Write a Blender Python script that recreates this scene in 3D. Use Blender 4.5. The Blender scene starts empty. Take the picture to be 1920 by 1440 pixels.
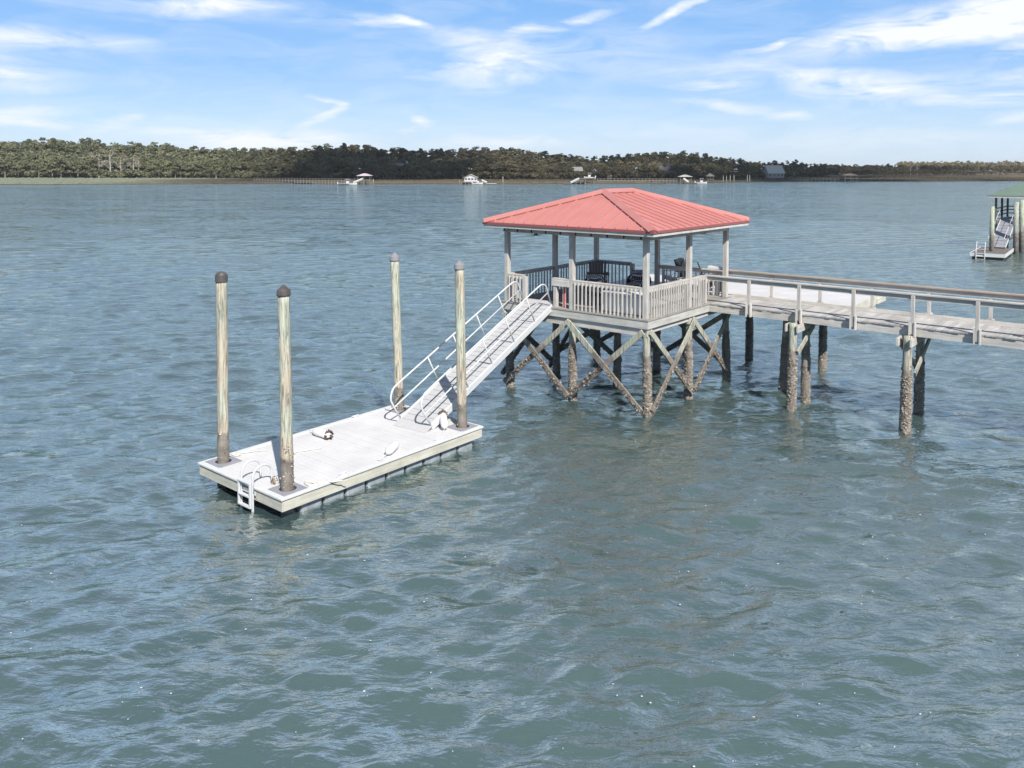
import bpy, math, random
import numpy as np
from mathutils import Vector, Matrix
R = math.radians
random.seed(7)
rng = np.random.default_rng(7)
sc = bpy.context.scene
col = sc.collection

# ------------------------------------------------------------------ camera
H = 7.15
F_PX = 1524.7
HORIZON = 316.2
PITCH = 0.04
cam_d = bpy.data.cameras.new('camera')
cam_d.sensor_fit = 'HORIZONTAL'
cam_d.sensor_width = 36.0
cam_d.lens = 36.0 * F_PX / 1920.0
cam_d.shift_y = (HORIZON + F_PX * math.tan(PITCH) - 720.0) / 1920.0
cam_d.clip_start = 0.1
cam_d.clip_end = 20000
cam = bpy.data.objects.new('camera', cam_d)
cam.location = (0, 0, H)
cam.rotation_euler = (math.pi / 2 - PITCH, 0, 0)
col.objects.link(cam)
sc.camera = cam
sc.cycles.caustics_reflective = False
sc.cycles.caustics_refractive = False

# ------------------------------------------------------------------ light
SUN_EL, SUN_AZ = R(43), math.atan2(.337, -.94)      # azimuth clockwise from +Y
sc.view_settings.view_transform = 'Standard'
sc.view_settings.look = 'None'
sc.view_settings.gamma = 1
sc.view_settings.exposure = 0.40
sun_d = bpy.data.lights.new('sun', 'SUN')
sun_d.energy = 4.8
sun_d.angle = R(.5)
sun_d.color = (1, .955, .89)
sun = bpy.data.objects.new('sun', sun_d)
sdir = Vector((math.sin(SUN_AZ) * math.cos(SUN_EL), math.cos(SUN_AZ) * math.cos(SUN_EL), math.sin(SUN_EL)))
sun.rotation_euler = sdir.to_track_quat('Z', 'Y').to_euler()
sun.location = (30, -60, 60)
col.objects.link(sun)

world = bpy.data.worlds.new('World')
sc.world = world
world.use_nodes = True
wt = world.node_tree
wt.nodes.clear()
wn, wl = wt.nodes.new, wt.links.new
def wmath(op, a=None, b=None, c=None, clamp=False):
    n = wn('ShaderNodeMath'); n.operation = op; n.use_clamp = clamp
    for i, v in enumerate((a, b, c)):
        if v is None: continue
        if isinstance(v, (int, float)): n.inputs[i].default_value = v
        else: wl(v, n.inputs[i])
    return n.outputs[0]
sky = wn('ShaderNodeTexSky')
sky.sky_type = 'NISHITA'
sky.sun_disc = False
sky.sun_elevation = SUN_EL
sky.sun_rotation = SUN_AZ
sky.altitude = 0
sky.air_density = 1.0
sky.dust_density = 0.25
sky.ozone_density = 2.6
tc = wn('ShaderNodeTexCoord')
sep = wn('ShaderNodeSeparateXYZ'); wl(tc.outputs['Generated'], sep.inputs[0])
az = wmath('ARCTAN2', sep.outputs[0], sep.outputs[1])
el = wmath('ARCSINE', sep.outputs[2])
ae = wn('ShaderNodeCombineXYZ'); wl(az, ae.inputs[0]); wl(el, ae.inputs[1])
# ragged edges: cirrus streaks stretched along the wind, a little tilted
mp = wn('ShaderNodeMapping'); mp.inputs['Rotation'].default_value = (0, 0, R(-9)); mp.inputs['Scale'].default_value = (9, 42, 1)
wl(ae.outputs[0], mp.inputs[0])
nz = wn('ShaderNodeTexNoise'); nz.inputs['Scale'].default_value = 1.0; nz.inputs['Detail'].default_value = 7; nz.inputs['Roughness'].default_value = .62
nz.inputs['Distortion'].default_value = .7
wl(mp.outputs[0], nz.inputs['Vector'])
nz2 = wn('ShaderNodeTexNoise'); nz2.inputs['Scale'].default_value = 9; nz2.inputs['Detail'].default_value = 4
wl(ae.outputs[0], nz2.inputs['Vector'])
wv = wn('ShaderNodeVectorMath'); wv.operation = 'MULTIPLY_ADD'
wl(nz2.outputs['Color'], wv.inputs[0]); wv.inputs[1].default_value = (.10, .028, 0); wv.inputs[2].default_value = (-.05, -.014, 0)
wa = wn('ShaderNodeVectorMath'); wa.operation = 'ADD'; wl(ae.outputs[0], wa.inputs[0]); wl(wv.outputs[0], wa.inputs[1])
nz3 = wn('ShaderNodeTexNoise'); nz3.inputs['Scale'].default_value = 60; nz3.inputs['Detail'].default_value = 3
mp3 = wn('ShaderNodeMapping'); mp3.inputs['Scale'].default_value = (.35, 1.3, 1); wl(ae.outputs[0], mp3.inputs[0]); wl(mp3.outputs[0], nz3.inputs['Vector'])
wv3 = wn('ShaderNodeVectorMath'); wv3.operation = 'MULTIPLY_ADD'
wl(nz3.outputs['Color'], wv3.inputs[0]); wv3.inputs[1].default_value = (.03, .008, 0); wv3.inputs[2].default_value = (-.015, -.004, 0)
wb = wn('ShaderNodeVectorMath'); wb.operation = 'ADD'; wl(wa.outputs[0], wb.inputs[0]); wl(wv3.outputs[0], wb.inputs[1])
# each cloud: azimuth, elevation, half widths (degrees), tilt, strength
def ae_of(u, v):
    return math.degrees(math.atan((u - 960) / F_PX)), math.degrees(math.atan((HORIZON - v) / F_PX * math.cos(math.atan((u - 960) / F_PX))))
clouds = [(110, 68, 170, 18, -2, .6), (60, 90, 160, 30, -2, .10), (350, 10, 220, 20, 3, .8), (500, 25, 200, 26, -6, .35), (25, 137, 50, 8, -4, .65), (60, 165, 80, 13, 4, .35),
          (50, 208, 100, 11, 4, .6), (70, 226, 100, 9, 1, .85), (222, 232, 46, 12, 9, .75), (700, 42, 60, 14, -6, .7), (752, 46, 45, 10, -8, .9),
          (500, 262, 210, 22, -1, 1.1), (470, 250, 260, 32, 0, .4), (900, 128, 120, 24, 8, .85), (950, 150, 120, 22, 12, .75), (850, 105, 230, 50, 8, .25), (1045, 44, 95, 12, 10, 1.0),
          (900, 78, 160, 22, -6, .5), (1265, 22, 75, 13, 24, 1.15), (615, 188, 46, 7, -10, 1.1), (630, 212, 40, 12, 25, .7), (590, 232, 40, 9, 20, .5),
          (810, 224, 30, 8, -9, 1.0), (790, 240, 38, 8, 10, .6), (1790, 40, 270, 40, 7, 1.15), (1700, 70, 160, 9, 3, .8), (1920, 30, 160, 46, 3, .8), (1720, 80, 120, 10, 4, .7),
          (1620, 168, 130, 32, -6, 1.1), (1560, 150, 90, 18, -7, .6), (1330, 162, 90, 15, 2, .8), (1250, 135, 320, 34, 0, .26), (1340, 195, 110, 11, -6, .6), (1440, 90, 46, 7, 13, .9), (1850, 194, 110, 11, 0, .9), (1900, 92, 60, 14, 14, .7), (1860, 150, 160, 16, 0, .25),
          (1905, 222, 60, 9, 6, .6), (1480, 215, 50, 9, -3, .6), (940, 266, 150, 14, 0, .6), (1250, 250, 500, 40, 0, .22), (1700, 262, 240, 26, 0, .28),
          (1420, 125, 240, 26, 4, .2), (1100, 90, 260, 40, 2, .3),
          (2300, 90, 330, 60, 6, 1.0), (-300, 60, 330, 60, -6, 1.0), (2500, 210, 300, 30, 0, .8), (-500, 200, 300, 30, 0, .8), (900, -160, 700, 60, 4, .9), (200, -330, 600, 90, -8, .5), (1900, -380, 700, 90, 8, .5)]
acc = None
for (u, v, ru, rv, tilt, st) in clouds:
    a, e = ae_of(u, v)
    m = wn('ShaderNodeMapping'); m.vector_type = 'TEXTURE'
    m.inputs['Location'].default_value = (R(a), R(e), 0)
    m.inputs['Rotation'].default_value = (0, 0, R(tilt))
    m.inputs['Scale'].default_value = (ru / F_PX * 1.18, rv / F_PX * 1.2, 1)
    wl(wb.outputs[0], m.inputs[0])
    g = wn('ShaderNodeTexGradient'); g.gradient_type = 'SPHERICAL'; wl(m.outputs[0], g.inputs[0])
    acc = wmath('MULTIPLY_ADD', g.outputs['Fac'], st * .82, acc if acc is not None else 0.0)
streak = wn('ShaderNodeMapRange'); streak.inputs['From Min'].default_value = .36; streak.inputs['From Max'].default_value = .66; streak.inputs['To Min'].default_value = .05; streak.inputs['To Max'].default_value = 1.35
wl(nz.outputs['Fac'], streak.inputs['Value'])
body = wmath('MULTIPLY', acc, streak.outputs[0])
dens = wmath('MULTIPLY', wmath('POWER', body, .8), 1.25, clamp=True)
# thin veil over everything
veil = wn('ShaderNodeMapRange'); veil.inputs['From Min'].default_value = .42; veil.inputs['From Max'].default_value = .8; veil.inputs['To Min'].default_value = 0; veil.inputs['To Max'].default_value = .28
wl(nz.outputs['Fac'], veil.inputs['Value'])
dens2 = wmath('MAXIMUM', dens, veil.outputs[0])
mixc = wn('ShaderNodeMix'); mixc.data_type = 'RGBA'
grad = wn('ShaderNodeValToRGB'); wl(wmath('DIVIDE', el, 1.5708, clamp=True), grad.inputs[0])
ge = grad.color_ramp.elements
stops = [(0, (.53, .66, .80)), (.035, (.42, .60, .82)), (.075, (.25, .46, .80)), (.13, (.185, .40, .77)), (.22, (.19, .33, .55)), (.38, (.15, .22, .33)), (.62, (.10, .15, .23)), (1, (.08, .12, .20))]
while len(ge) < len(stops): ge.new(.5)
for e_, (p_, c_) in zip(ge, stops): e_.position = p_; e_.color = (*c_, 1)
gs = wn('ShaderNodeVectorMath'); gs.operation = 'SCALE'; gs.inputs['Scale'].default_value = 9.6; wl(grad.outputs[0], gs.inputs[0])
hue = wn('ShaderNodeMix'); hue.data_type = 'RGBA'; hue.inputs[0].default_value = .85
wl(sky.outputs[0], hue.inputs[6]); wl(gs.outputs[0], hue.inputs[7])
wl(dens2, mixc.inputs[0]); wl(hue.outputs[2], mixc.inputs[6]); mixc.inputs[7].default_value = (7.5, 7.8, 8.15, 1)
bg = wn('ShaderNodeBackground'); bg.inputs['Strength'].default_value = .10
wl(mixc.outputs[2], bg.inputs[0])
wo = wn('ShaderNodeOutputWorld'); wl(bg.outputs[0], wo.inputs[0])

# ------------------------------------------------------------------ frame of the dock
PHI = .6948
OX, OY = 3.8309, 23.1186
CF, SF = math.cos(PHI), math.sin(PHI)
def W(x, y, z=0.0):
    return Vector((OX + CF * x + SF * y, OY - SF * x + CF * y, z))
def far(u, d, z=0.0):
    return Vector(((u - 960) / F_PX * d, d, z))

# ------------------------------------------------------------------ helpers
class MB:
    def __init__(s): s.v = []; s.f = []
    def add(s, vs, fs):
        n = len(s.v); s.v += [tuple(p) for p in vs]; s.f += [tuple(i + n for i in f) for f in fs]; return s
    def box(s, x0, x1, y0, y1, z0, z1):
        vs = [(x0, y0, z0), (x1, y0, z0), (x1, y1, z0), (x0, y1, z0), (x0, y0, z1), (x1, y0, z1), (x1, y1, z1), (x0, y1, z1)]
        return s.add(vs, [(0, 3, 2, 1), (4, 5, 6, 7), (0, 1, 5, 4), (1, 2, 6, 5), (2, 3, 7, 6), (3, 0, 4, 7)])
    def bar(s, a, b, w, h, up=(0, 0, 1)):
        a, b = Vector(a), Vector(b); d = (b - a).normalized(); up = Vector(up)
        if abs(d.dot(up)) > .98: up = Vector((0, 1, 0))
        r = d.cross(up).normalized(); u = r.cross(d).normalized()
        vs = []
        for p in (a, b):
            for sx, sy in ((-1, -1), (1, -1), (1, 1), (-1, 1)):
                vs.append(p + r * sx * w / 2 + u * sy * h / 2)
        return s.add(vs, [(0, 1, 2, 3), (7, 6, 5, 4), (0, 4, 5, 1), (1, 5, 6, 2), (2, 6, 7, 3), (3, 7, 4, 0)])
    def tube(s, pts, rad, n=8, cap=True):
        pts = [Vector(p) for p in pts]; base = len(s.v)
        rads = rad if isinstance(rad, (list, tuple)) else [rad] * len(pts)
        prev = None
        for i, p in enumerate(pts):
            t = (pts[min(i + 1, len(pts) - 1)] - pts[max(i - 1, 0)]).normalized()
            if prev is None:
                r = t.cross(Vector((0, 0, 1)))
                if r.length < .05: r = t.cross(Vector((0, 1, 0)))
                r.normalize()
            else:
                r = (prev - t * prev.dot(t)).normalized()
            prev = r; u = r.cross(t)
            for k in range(n):
                a = 2 * math.pi * k / n
                s.v.append(tuple(p + (r * math.cos(a) + u * math.sin(a)) * rads[i]))
        for i in range(len(pts) - 1):
            for k in range(n):
                k2 = (k + 1) % n
                s.f.append((base + i * n + k, base + i * n + k2, base + (i + 1) * n + k2, base + (i + 1) * n + k))
        if cap:
            s.f.append(tuple(base + k for k in range(n))[::-1])
            s.f.append(tuple(base + (len(pts) - 1) * n + k for k in range(n)))
        return s
    def prism(s, poly, axis, lo, hi):
        n = len(poly); vs = []
        for t in (lo, hi):
            for (p, q) in poly:
                vs.append({'x': (t, p, q), 'y': (p, t, q), 'z': (p, q, t)}[axis])
        fs = [tuple(range(n))[::-1], tuple(range(n, 2 * n))] + [(k, (k + 1) % n, n + (k + 1) % n, n + k) for k in range(n)]
        return s.add(vs, fs)
    def build(s, name, m, parent=None, base=(0, 0, 0), smooth=False, bevel=0):
        me = bpy.data.meshes.new(name)
        bx, by, bz = base
        me.from_pydata([(x - bx, y - by, z - bz) for x, y, z in s.v], [], s.f)
        me.validate()
        o = bpy.data.objects.new(name, me); col.objects.link(o)
        me.materials.append(m)
        if smooth: me.polygons.foreach_set('use_smooth', [True] * len(me.polygons))
        if parent: o.parent = parent
        if bevel:
            bv = o.modifiers.new('bevel', 'BEVEL'); bv.width = bevel; bv.segments = 2; bv.limit_method = 'ANGLE'
        me.update()
        return o

def np_mesh(name, V, Fq, m, parent=None, smooth=False):
    me = bpy.data.meshes.new(name)
    V = np.asarray(V, dtype=np.float32); Fq = np.asarray(Fq, dtype=np.int32); k = Fq.shape[1]
    me.vertices.add(len(V)); me.vertices.foreach_set('co', V.ravel())
    me.loops.add(Fq.size); me.loops.foreach_set('vertex_index', Fq.ravel())
    me.polygons.add(len(Fq)); me.polygons.foreach_set('loop_start', np.arange(0, Fq.size, k, dtype=np.int32))
    if smooth: me.polygons.foreach_set('use_smooth', np.ones(len(Fq), dtype=bool))
    me.update(calc_edges=True); me.validate()
    me.materials.append(m)
    o = bpy.data.objects.new(name, me); col.objects.link(o)
    if parent: o.parent = parent
    return o

def tag(o, label=None, cat=None, group=None, kind=None):
    if label: o['label'] = label
    if cat: o['category'] = cat
    if group: o['group'] = group
    if kind: o['kind'] = kind
    return o
def empty(name, loc, rz=0.0, label=None, cat=None, group=None):
    o = bpy.data.objects.new(name, None); col.objects.link(o)
    o.location = loc; o.rotation_euler = (0, 0, rz); o.empty_display_size = .3
    return tag(o, label, cat, group)
def dock_thing(name, x, y, z, label, cat, group=None):
    return empty(name, W(x, y, z), -PHI, label, cat, group)
def kids(o): return [c for c in list(o.children)]
def copy_tree(o, parent=None):
    c = o.copy(); col.objects.link(c)
    if parent: c.parent = parent
    for ch in kids(o): copy_tree(ch, c)
    return c

# ------------------------------------------------------------------ materials
def mat(name):
    m = bpy.data.materials.new(name); m.use_nodes = True
    nt = m.node_tree; b = nt.nodes['Principled BSDF']
    return m, nt, b, nt.nodes.new, nt.links.new
def ramp(nt, fac, stops):
    r = nt.nodes.new('ShaderNodeValToRGB')
    e = r.color_ramp.elements
    while len(e) < len(stops): e.new(.5)
    for i, (p, c) in enumerate(stops):
        e[i].position = p; e[i].color = (*c, 1) if len(c) == 3 else c
    nt.links.new(fac, r.inputs[0]); return r.outputs[0]
def noise(nt, vec, scale, detail=4, rough=.55, dist=0):
    n = nt.nodes.new('ShaderNodeTexNoise'); n.inputs['Scale'].default_value = scale; n.inputs['Detail'].default_value = detail
    n.inputs['Roughness'].default_value = rough; n.inputs['Distortion'].default_value = dist
    nt.links.new(vec, n.inputs['Vector']); return n.outputs['Fac']
def mixrgb(nt, fac, a, b, mode='MIX'):
    n = nt.nodes.new('ShaderNodeMix'); n.data_type = 'RGBA'; n.blend_type = mode
    for i, v in ((0, fac), (6, a), (7, b)):
        if isinstance(v, (int, float)): n.inputs[i].default_value = v
        elif isinstance(v, tuple): n.inputs[i].default_value = (*v, 1)
        else: nt.links.new(v, n.inputs[i])
    return n.outputs[2]
def nmath(nt, op, a, b=None, clamp=False):
    n = nt.nodes.new('ShaderNodeMath'); n.operation = op; n.use_clamp = clamp
    for i, v in enumerate((a, b)):
        if v is None: continue
        if isinstance(v, (int, float)): n.inputs[i].default_value = v
        else: nt.links.new(v, n.inputs[i])
    return n.outputs[0]
def bump(nt, b, h, strength, dist=.02):
    n = nt.nodes.new('ShaderNodeBump'); n.inputs['Strength'].default_value = strength; n.inputs['Distance'].default_value = dist
    nt.links.new(h, n.inputs['Height']); nt.links.new(n.outputs[0], b.inputs['Normal'])
def objvec(nt, scale=(1, 1, 1)):
    t = nt.nodes.new('ShaderNodeTexCoord'); oi = nt.nodes.new('ShaderNodeObjectInfo')
    ad = nt.nodes.new('ShaderNodeVectorMath'); ad.operation = 'ADD'
    sc_ = nt.nodes.new('ShaderNodeVectorMath'); sc_.operation = 'SCALE'; sc_.inputs['Scale'].default_value = 40
    cm = nt.nodes.new('ShaderNodeCombineXYZ')
    for i in range(3): nt.links.new(oi.outputs['Random'], cm.inputs[i])
    nt.links.new(cm.outputs[0], sc_.inputs[0])
    nt.links.new(t.outputs['Object'], ad.inputs[0]); nt.links.new(sc_.outputs[0], ad.inputs[1])
    mp_ = nt.nodes.new('ShaderNodeMapping'); mp_.inputs['Scale'].default_value = scale
    nt.links.new(ad.outputs[0], mp_.inputs[0]); return mp_.outputs[0]

def wood(name, axis, base, dark, light, rough=.85, island=.25, bmp=.5):
    """weathered timber with the grain along one axis"""
    m, nt, b, N, L = mat(name)
    s = {'x': (1.2, 22, 22), 'y': (22, 1.2, 22), 'z': (22, 22, 1.2)}[axis]
    v = objvec(nt, s)
    g = noise(nt, v, 1.0, 6, .65, .6)
    c = ramp(nt, g, [(.25, dark), (.48, base), (.75, light)])
    v2 = objvec(nt, (1, 1, 1))
    blot = noise(nt, v2, 2.1, 5, .6)
    c = mixrgb(nt, ramp(nt, blot, [(.38, (0, 0, 0)), (.7, (.55, .55, .55))]), c, tuple(x * .62 for x in base))
    geo = N('ShaderNodeNewGeometry')
    r = nmath(nt, 'MULTIPLY_ADD', geo.outputs['Random Per Island'], island)
    nt.nodes[-1].inputs[2].default_value = 1 - island * .6
    c = mixrgb(nt, 1.0, c, r, 'MULTIPLY')
    L(c, b.inputs['Base Color']); b.inputs['Roughness'].default_value = rough; b.inputs['Specular IOR Level'].default_value = .25
    bump(nt, b, g, bmp, .006)
    return m
GB, GD, GL = (.56, .53, .49), (.31, .285, .255), (.72, .69, .645)
M = {}
for ax in 'xyz':
    M['wood_' + ax] = wood('weathered wood ' + ax, ax, GB, GD, GL)
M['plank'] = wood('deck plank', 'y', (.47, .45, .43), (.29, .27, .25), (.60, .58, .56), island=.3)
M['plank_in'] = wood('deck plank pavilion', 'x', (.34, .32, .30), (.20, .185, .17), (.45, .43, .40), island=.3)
M['tan_rail'] = wood('tan rail board', 'x', (.43, .35, .29), (.26, .20, .16), (.55, .48, .42))
M['fascia_x'] = wood('pale fascia x', 'x', (.56, .545, .50), (.33, .33, .28), (.68, .67, .63), bmp=.6)
M['fascia_y'] = wood('pale fascia y', 'y', (.56, .545, .50), (.33, .33, .28), (.68, .67, .63), bmp=.6)
M['cream_x'] = wood('cream board x', 'x', (.60, .58, .49), (.42, .42, .33), (.72, .70, .62))
M['cream_y'] = wood('cream board y', 'y', (.60, .58, .49), (.42, .42, .33), (.72, .70, .62))
M['dark_wood'] = wood('grey brown wood', 'x', (.17, .155, .14), (.09, .08, .07), (.25, .23, .21))
M['far_wood'] = wood('distant dock wood', 'z', (.24, .22, .20), (.14, .13, .12), (.33, .31, .28))

def plain(name, c, rough=.5, metal=0, spec=.5, var=.12, nscale=6, bmp=0.0):
    m, nt, b, N, L = mat(name)
    v = objvec(nt); n = noise(nt, v, nscale, 5, .6)
    lo = tuple(max(0, x * (1 - var)) for x in c); hi = tuple(min(1, x * (1 + var)) for x in c)
    L(ramp(nt, n, [(.3, lo), (.7, hi)]), b.inputs['Base Color'])
    b.inputs['Roughness'].default_value = rough; b.inputs['Metallic'].default_value = metal; b.inputs['Specular IOR Level'].default_value = spec
    if bmp: bump(nt, b, n, bmp, .01)
    return m
M['float_deck'] = plain('composite float deck', (.61, .595, .59), .6, 0, .3, .09, 1.1)
M['white_trim'] = plain('white trim', (.62, .62, .61), .55, 0, .4, .08, 8)
M['collar'] = plain('grey pile collar', (.28, .28, .31), .5, 0, .4, .08)
M['alu'] = plain('painted aluminium', (.60, .61, .62), .38, .0, .5, .06)
M['alu_deck'] = plain('grey grip decking', (.46, .455, .455), .55, 0, .4, .06, 12)
M['drum'] = plain('float drum', (.30, .33, .35), .3, 0, .5, .3, 5)
M['white_plastic'] = plain('white plastic', (.70, .70, .70), .4, 0, .5, .05)
M['black'] = plain('black resin', (.02, .02, .022), .45, 0, .5, .3)
M['greyplastic'] = plain('pale grey resin', (.50, .50, .52), .5, 0, .4, .05)
M['red'] = plain('red paint', (.55, .07, .035), .5)
M['hole_shade'] = plain('gap shade', (.012, .014, .014), .9)  # near-black colour stands in for shade in holes and gaps
M['cap'] = plain('pile cap', (.085, .075, .072), .4, 0, .5, .25, 9)
M['cap_pale'] = plain('faded pile cap', (.24, .235, .25), .45, 0, .5, .15, 9)
M['roof_trim'] = plain('roof trim metal', (.30, .085, .08), .45, 0, .5, .06)
M['rope'] = plain('bleached rope', (.66, .64, .58), .9, 0, .1, .2, 30)
M['brown_growth'] = plain('dried marine growth', (.13, .085, .07), .95, 0, .1, .5, 30, .8)
M['bulb'] = plain('dark bulb', (.03, .03, .03), .2)
def roof_metal(name, c, c2):
    m, nt, b, N, L = mat(name)
    v = objvec(nt); n1 = noise(nt, v, .8, 5, .6); n2 = noise(nt, v, 14, 3, .6)
    L(mixrgb(nt, nmath(nt, 'MULTIPLY', n2, .35), ramp(nt, n1, [(.3, c), (.75, c2)]), tuple(x * .85 for x in c)), b.inputs['Base Color'])
    b.inputs['Roughness'].default_value = .42; b.inputs['Specular IOR Level'].default_value = .5
    bump(nt, b, n1, .15, .03)
    return m
M['roof'] = roof_metal('faded red metal roof', (.47, .178, .158), (.57, .24, .215))
M['green_roof'] = roof_metal('green metal roof', (.135, .19, .15), (.17, .23, .18))

def pile_mat(name, top, mid, tide):
    m, nt, b, N, L = mat(name)
    geo = N('ShaderNodeNewGeometry'); sp = N('ShaderNodeSeparateXYZ'); L(geo.outputs['Position'], sp.inputs[0])
    v = objvec(nt, (24, 24, 1.5)); g = noise(nt, v, 1, 7, .7, 1.2)
    v2 = objvec(nt); n2 = noise(nt, v2, 5, 4)
    z = nmath(nt, 'ADD', sp.outputs[2], nmath(nt, 'MULTIPLY', nmath(nt, 'SUBTRACT', n2, .5), .5))
    v3 = objvec(nt, (3, 3, .8)); n3 = noise(nt, v3, 1, 3)
    topc = ramp(nt, g, [(.40, tuple(x * .42 for x in top)), (.52, top), (.74, tuple(min(1, x * 1.3) for x in top))])
    tan = ramp(nt, g, [(.40, tuple(x * .38 for x in mid)), (.52, mid), (.74, tuple(min(1, x * 1.25) for x in mid))])
    c = mixrgb(nt, ramp(nt, n3, [(.45, (0, 0, 0)), (.62, (1, 1, 1))]), topc, tan)
    c = mixrgb(nt, ramp(nt, nmath(nt, 'MULTIPLY', nmath(nt, 'SUBTRACT', tide + 1.0, z), .8, True), [(.3, (0, 0, 0)), (.8, (1, 1, 1))]), c, tan)
    low = ramp(nt, n2, [(.3, (.15, .13, .11)), (.7, (.30, .27, .235))])
    c = mixrgb(nt, nmath(nt, 'MULTIPLY', nmath(nt, 'SUBTRACT', tide, z), 9.0, True), c, low)
    L(c, b.inputs['Base Color']); b.inputs['Roughness'].default_value = .85; b.inputs['Specular IOR Level'].default_value = .25
    bump(nt, b, g, .9, .02)
    return m
M['pile_green'] = pile_mat('treated pile', (.42, .46, .36), (.43, .41, .35), 1.85)
M['pile_guide'] = pile_mat('guide pile', (.50, .515, .42), (.50, .43, .335), 1.2)
M['brace'] = pile_mat('treated brace', (.46, .48, .38), (.46, .44, .37), 1.7)
m, nt, b, N, L = mat('oyster shells')
geo = N('ShaderNodeNewGeometry')
L(ramp(nt, geo.outputs['Random Per Island'], [(0, (.11, .09, .07)), (.4, (.22, .185, .15)), (.75, (.36, .31, .26)), (1, (.56, .51, .45))]), b.inputs['Base Color'])
b.inputs['Roughness'].default_value = .8; M['oyster'] = m

# patterned fabric: white bars on black
m, nt, b, N, L = mat('patterned cushion')
v = objvec(nt, (1, 1, 1)); br = N('ShaderNodeTexBrick'); L(v, br.inputs[0]); br.inputs['Scale'].default_value = 7
br.inputs['Color1'].default_value = (.01, .01, .012, 1); br.inputs['Color2'].default_value = (.01, .01, .012, 1); br.inputs['Mortar'].default_value = (.75, .75, .78, 1); br.inputs['Mortar Size'].default_value = .035
L(br.outputs['Color'], b.inputs['Base Color']); b.inputs['Roughness'].default_value = .9; M['pattern'] = m

# water
m, nt, b, N, L = mat('tidal water')
t = N('ShaderNodeTexCoord')
P = t.outputs['Object']
def wnoise(scale, rot, stretch, detail, rough, dist=0):
    mm = N('ShaderNodeMapping'); mm.inputs['Rotation'].default_value = (0, 0, R(rot)); mm.inputs['Scale'].default_value = (scale / stretch, scale, 1)
    L(P, mm.inputs[0]); return noise(nt, mm.outputs[0], 1.0, detail, rough, dist)
turb = wnoise(.07, 20, 1.5, 4, .6, .8); turb2 = wnoise(.5, -30, 1.3, 4, .65, 1.2)
tv = nmath(nt, 'ADD', nmath(nt, 'MULTIPLY', turb, .75), nmath(nt, 'MULTIPLY', turb2, .25))
wcol = ramp(nt, tv, [(.36, (.067, .110, .117)), (.5, (.076, .119, .120)), (.64, (.087, .127, .120))])
def bmp(h, dist, strength, prev=None):
    n = N('ShaderNodeBump'); n.inputs['Strength'].default_value = strength; n.inputs['Distance'].default_value = dist
    L(h, n.inputs['Height'])
    if prev: L(prev, n.inputs['Normal'])
    return n.outputs[0]
gust = wnoise(.035, 5, 3.0, 3, .6, .6)
def slope(scale, rot, stretch, k, prev):
    mm = N('ShaderNodeMapping'); mm.inputs['Rotation'].default_value = (0, 0, R(rot)); mm.inputs['Scale'].default_value = (scale / stretch, scale, 1)
    L(P, mm.inputs[0]); nn = N('ShaderNodeTexNoise'); nn.inputs['Scale'].default_value = 1; nn.inputs['Detail'].default_value = 2; nn.inputs['Roughness'].default_value = .5
    L(mm.outputs[0], nn.inputs['Vector'])
    va = N('ShaderNodeVectorMath'); va.operation = 'MULTIPLY_ADD'; L(nn.outputs['Color'], va.inputs[0]); va.inputs[1].default_value = (k * .7, k, 0); va.inputs[2].default_value = (-k * .35, -k * .5, 0)
    vb = N('ShaderNodeVectorMath'); vb.operation = 'ADD'; L(va.outputs[0], vb.inputs[0]); L(prev, vb.inputs[1]); return vb.outputs[0]
geo = N('ShaderNodeNewGeometry')
sl_ = slope(1.6, 8, 2.2, .72, geo.outputs['Normal']); sl_ = slope(4.0, -10, 2.2, .66, sl_); sl_ = slope(.22, 4, 3.0, .34, sl_)
vn = N('ShaderNodeVectorMath'); vn.operation = 'NORMALIZE'; L(sl_, vn.inputs[0])
n1 = bmp(wnoise(1.6, 9, 2.6, 3, .55, .4), .060, 1.0, vn.outputs[0])
n2 = bmp(wnoise(4.2, -12, 2.4, 3, .55, .5), .044, 1.0, n1)
n3 = bmp(wnoise(11, 12, 2.0, 3, .6, .3), .019, 1.0, n2)
# murky body lit from within (flat normal) under a glossy rippled surface
db = N('ShaderNodeBsdfDiffuse'); L(wcol, db.inputs['Color']); upv = N('ShaderNodeCombineXYZ'); upv.inputs[2].default_value = 1
nmix = N('ShaderNodeMix'); nmix.data_type = 'VECTOR'; nmix.inputs[0].default_value = .25; L(upv.outputs[0], nmix.inputs[4]); L(n3, nmix.inputs[5])
nnm = N('ShaderNodeVectorMath'); nnm.operation = 'NORMALIZE'; L(nmix.outputs[1], nnm.inputs[0]); L(nnm.outputs[0], db.inputs['Normal'])
gb_ = N('ShaderNodeBsdfGlossy'); gb_.inputs['Roughness'].default_value = .07; gb_.inputs['Color'].default_value = (.95, .95, .88, 1); L(n3, gb_.inputs['Normal'])
fr_ = N('ShaderNodeFresnel'); fr_.inputs['IOR'].default_value = 1.26; L(n3, fr_.inputs['Normal'])
mx_ = N('ShaderNodeMixShader'); L(nmath(nt, 'MULTIPLY', fr_.outputs[0], .60), mx_.inputs[0]); L(db.outputs[0], mx_.inputs[1]); L(gb_.outputs[0], mx_.inputs[2])
L(mx_.outputs[0], nt.nodes['Material Output'].inputs[0])
M['water'] = m

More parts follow.
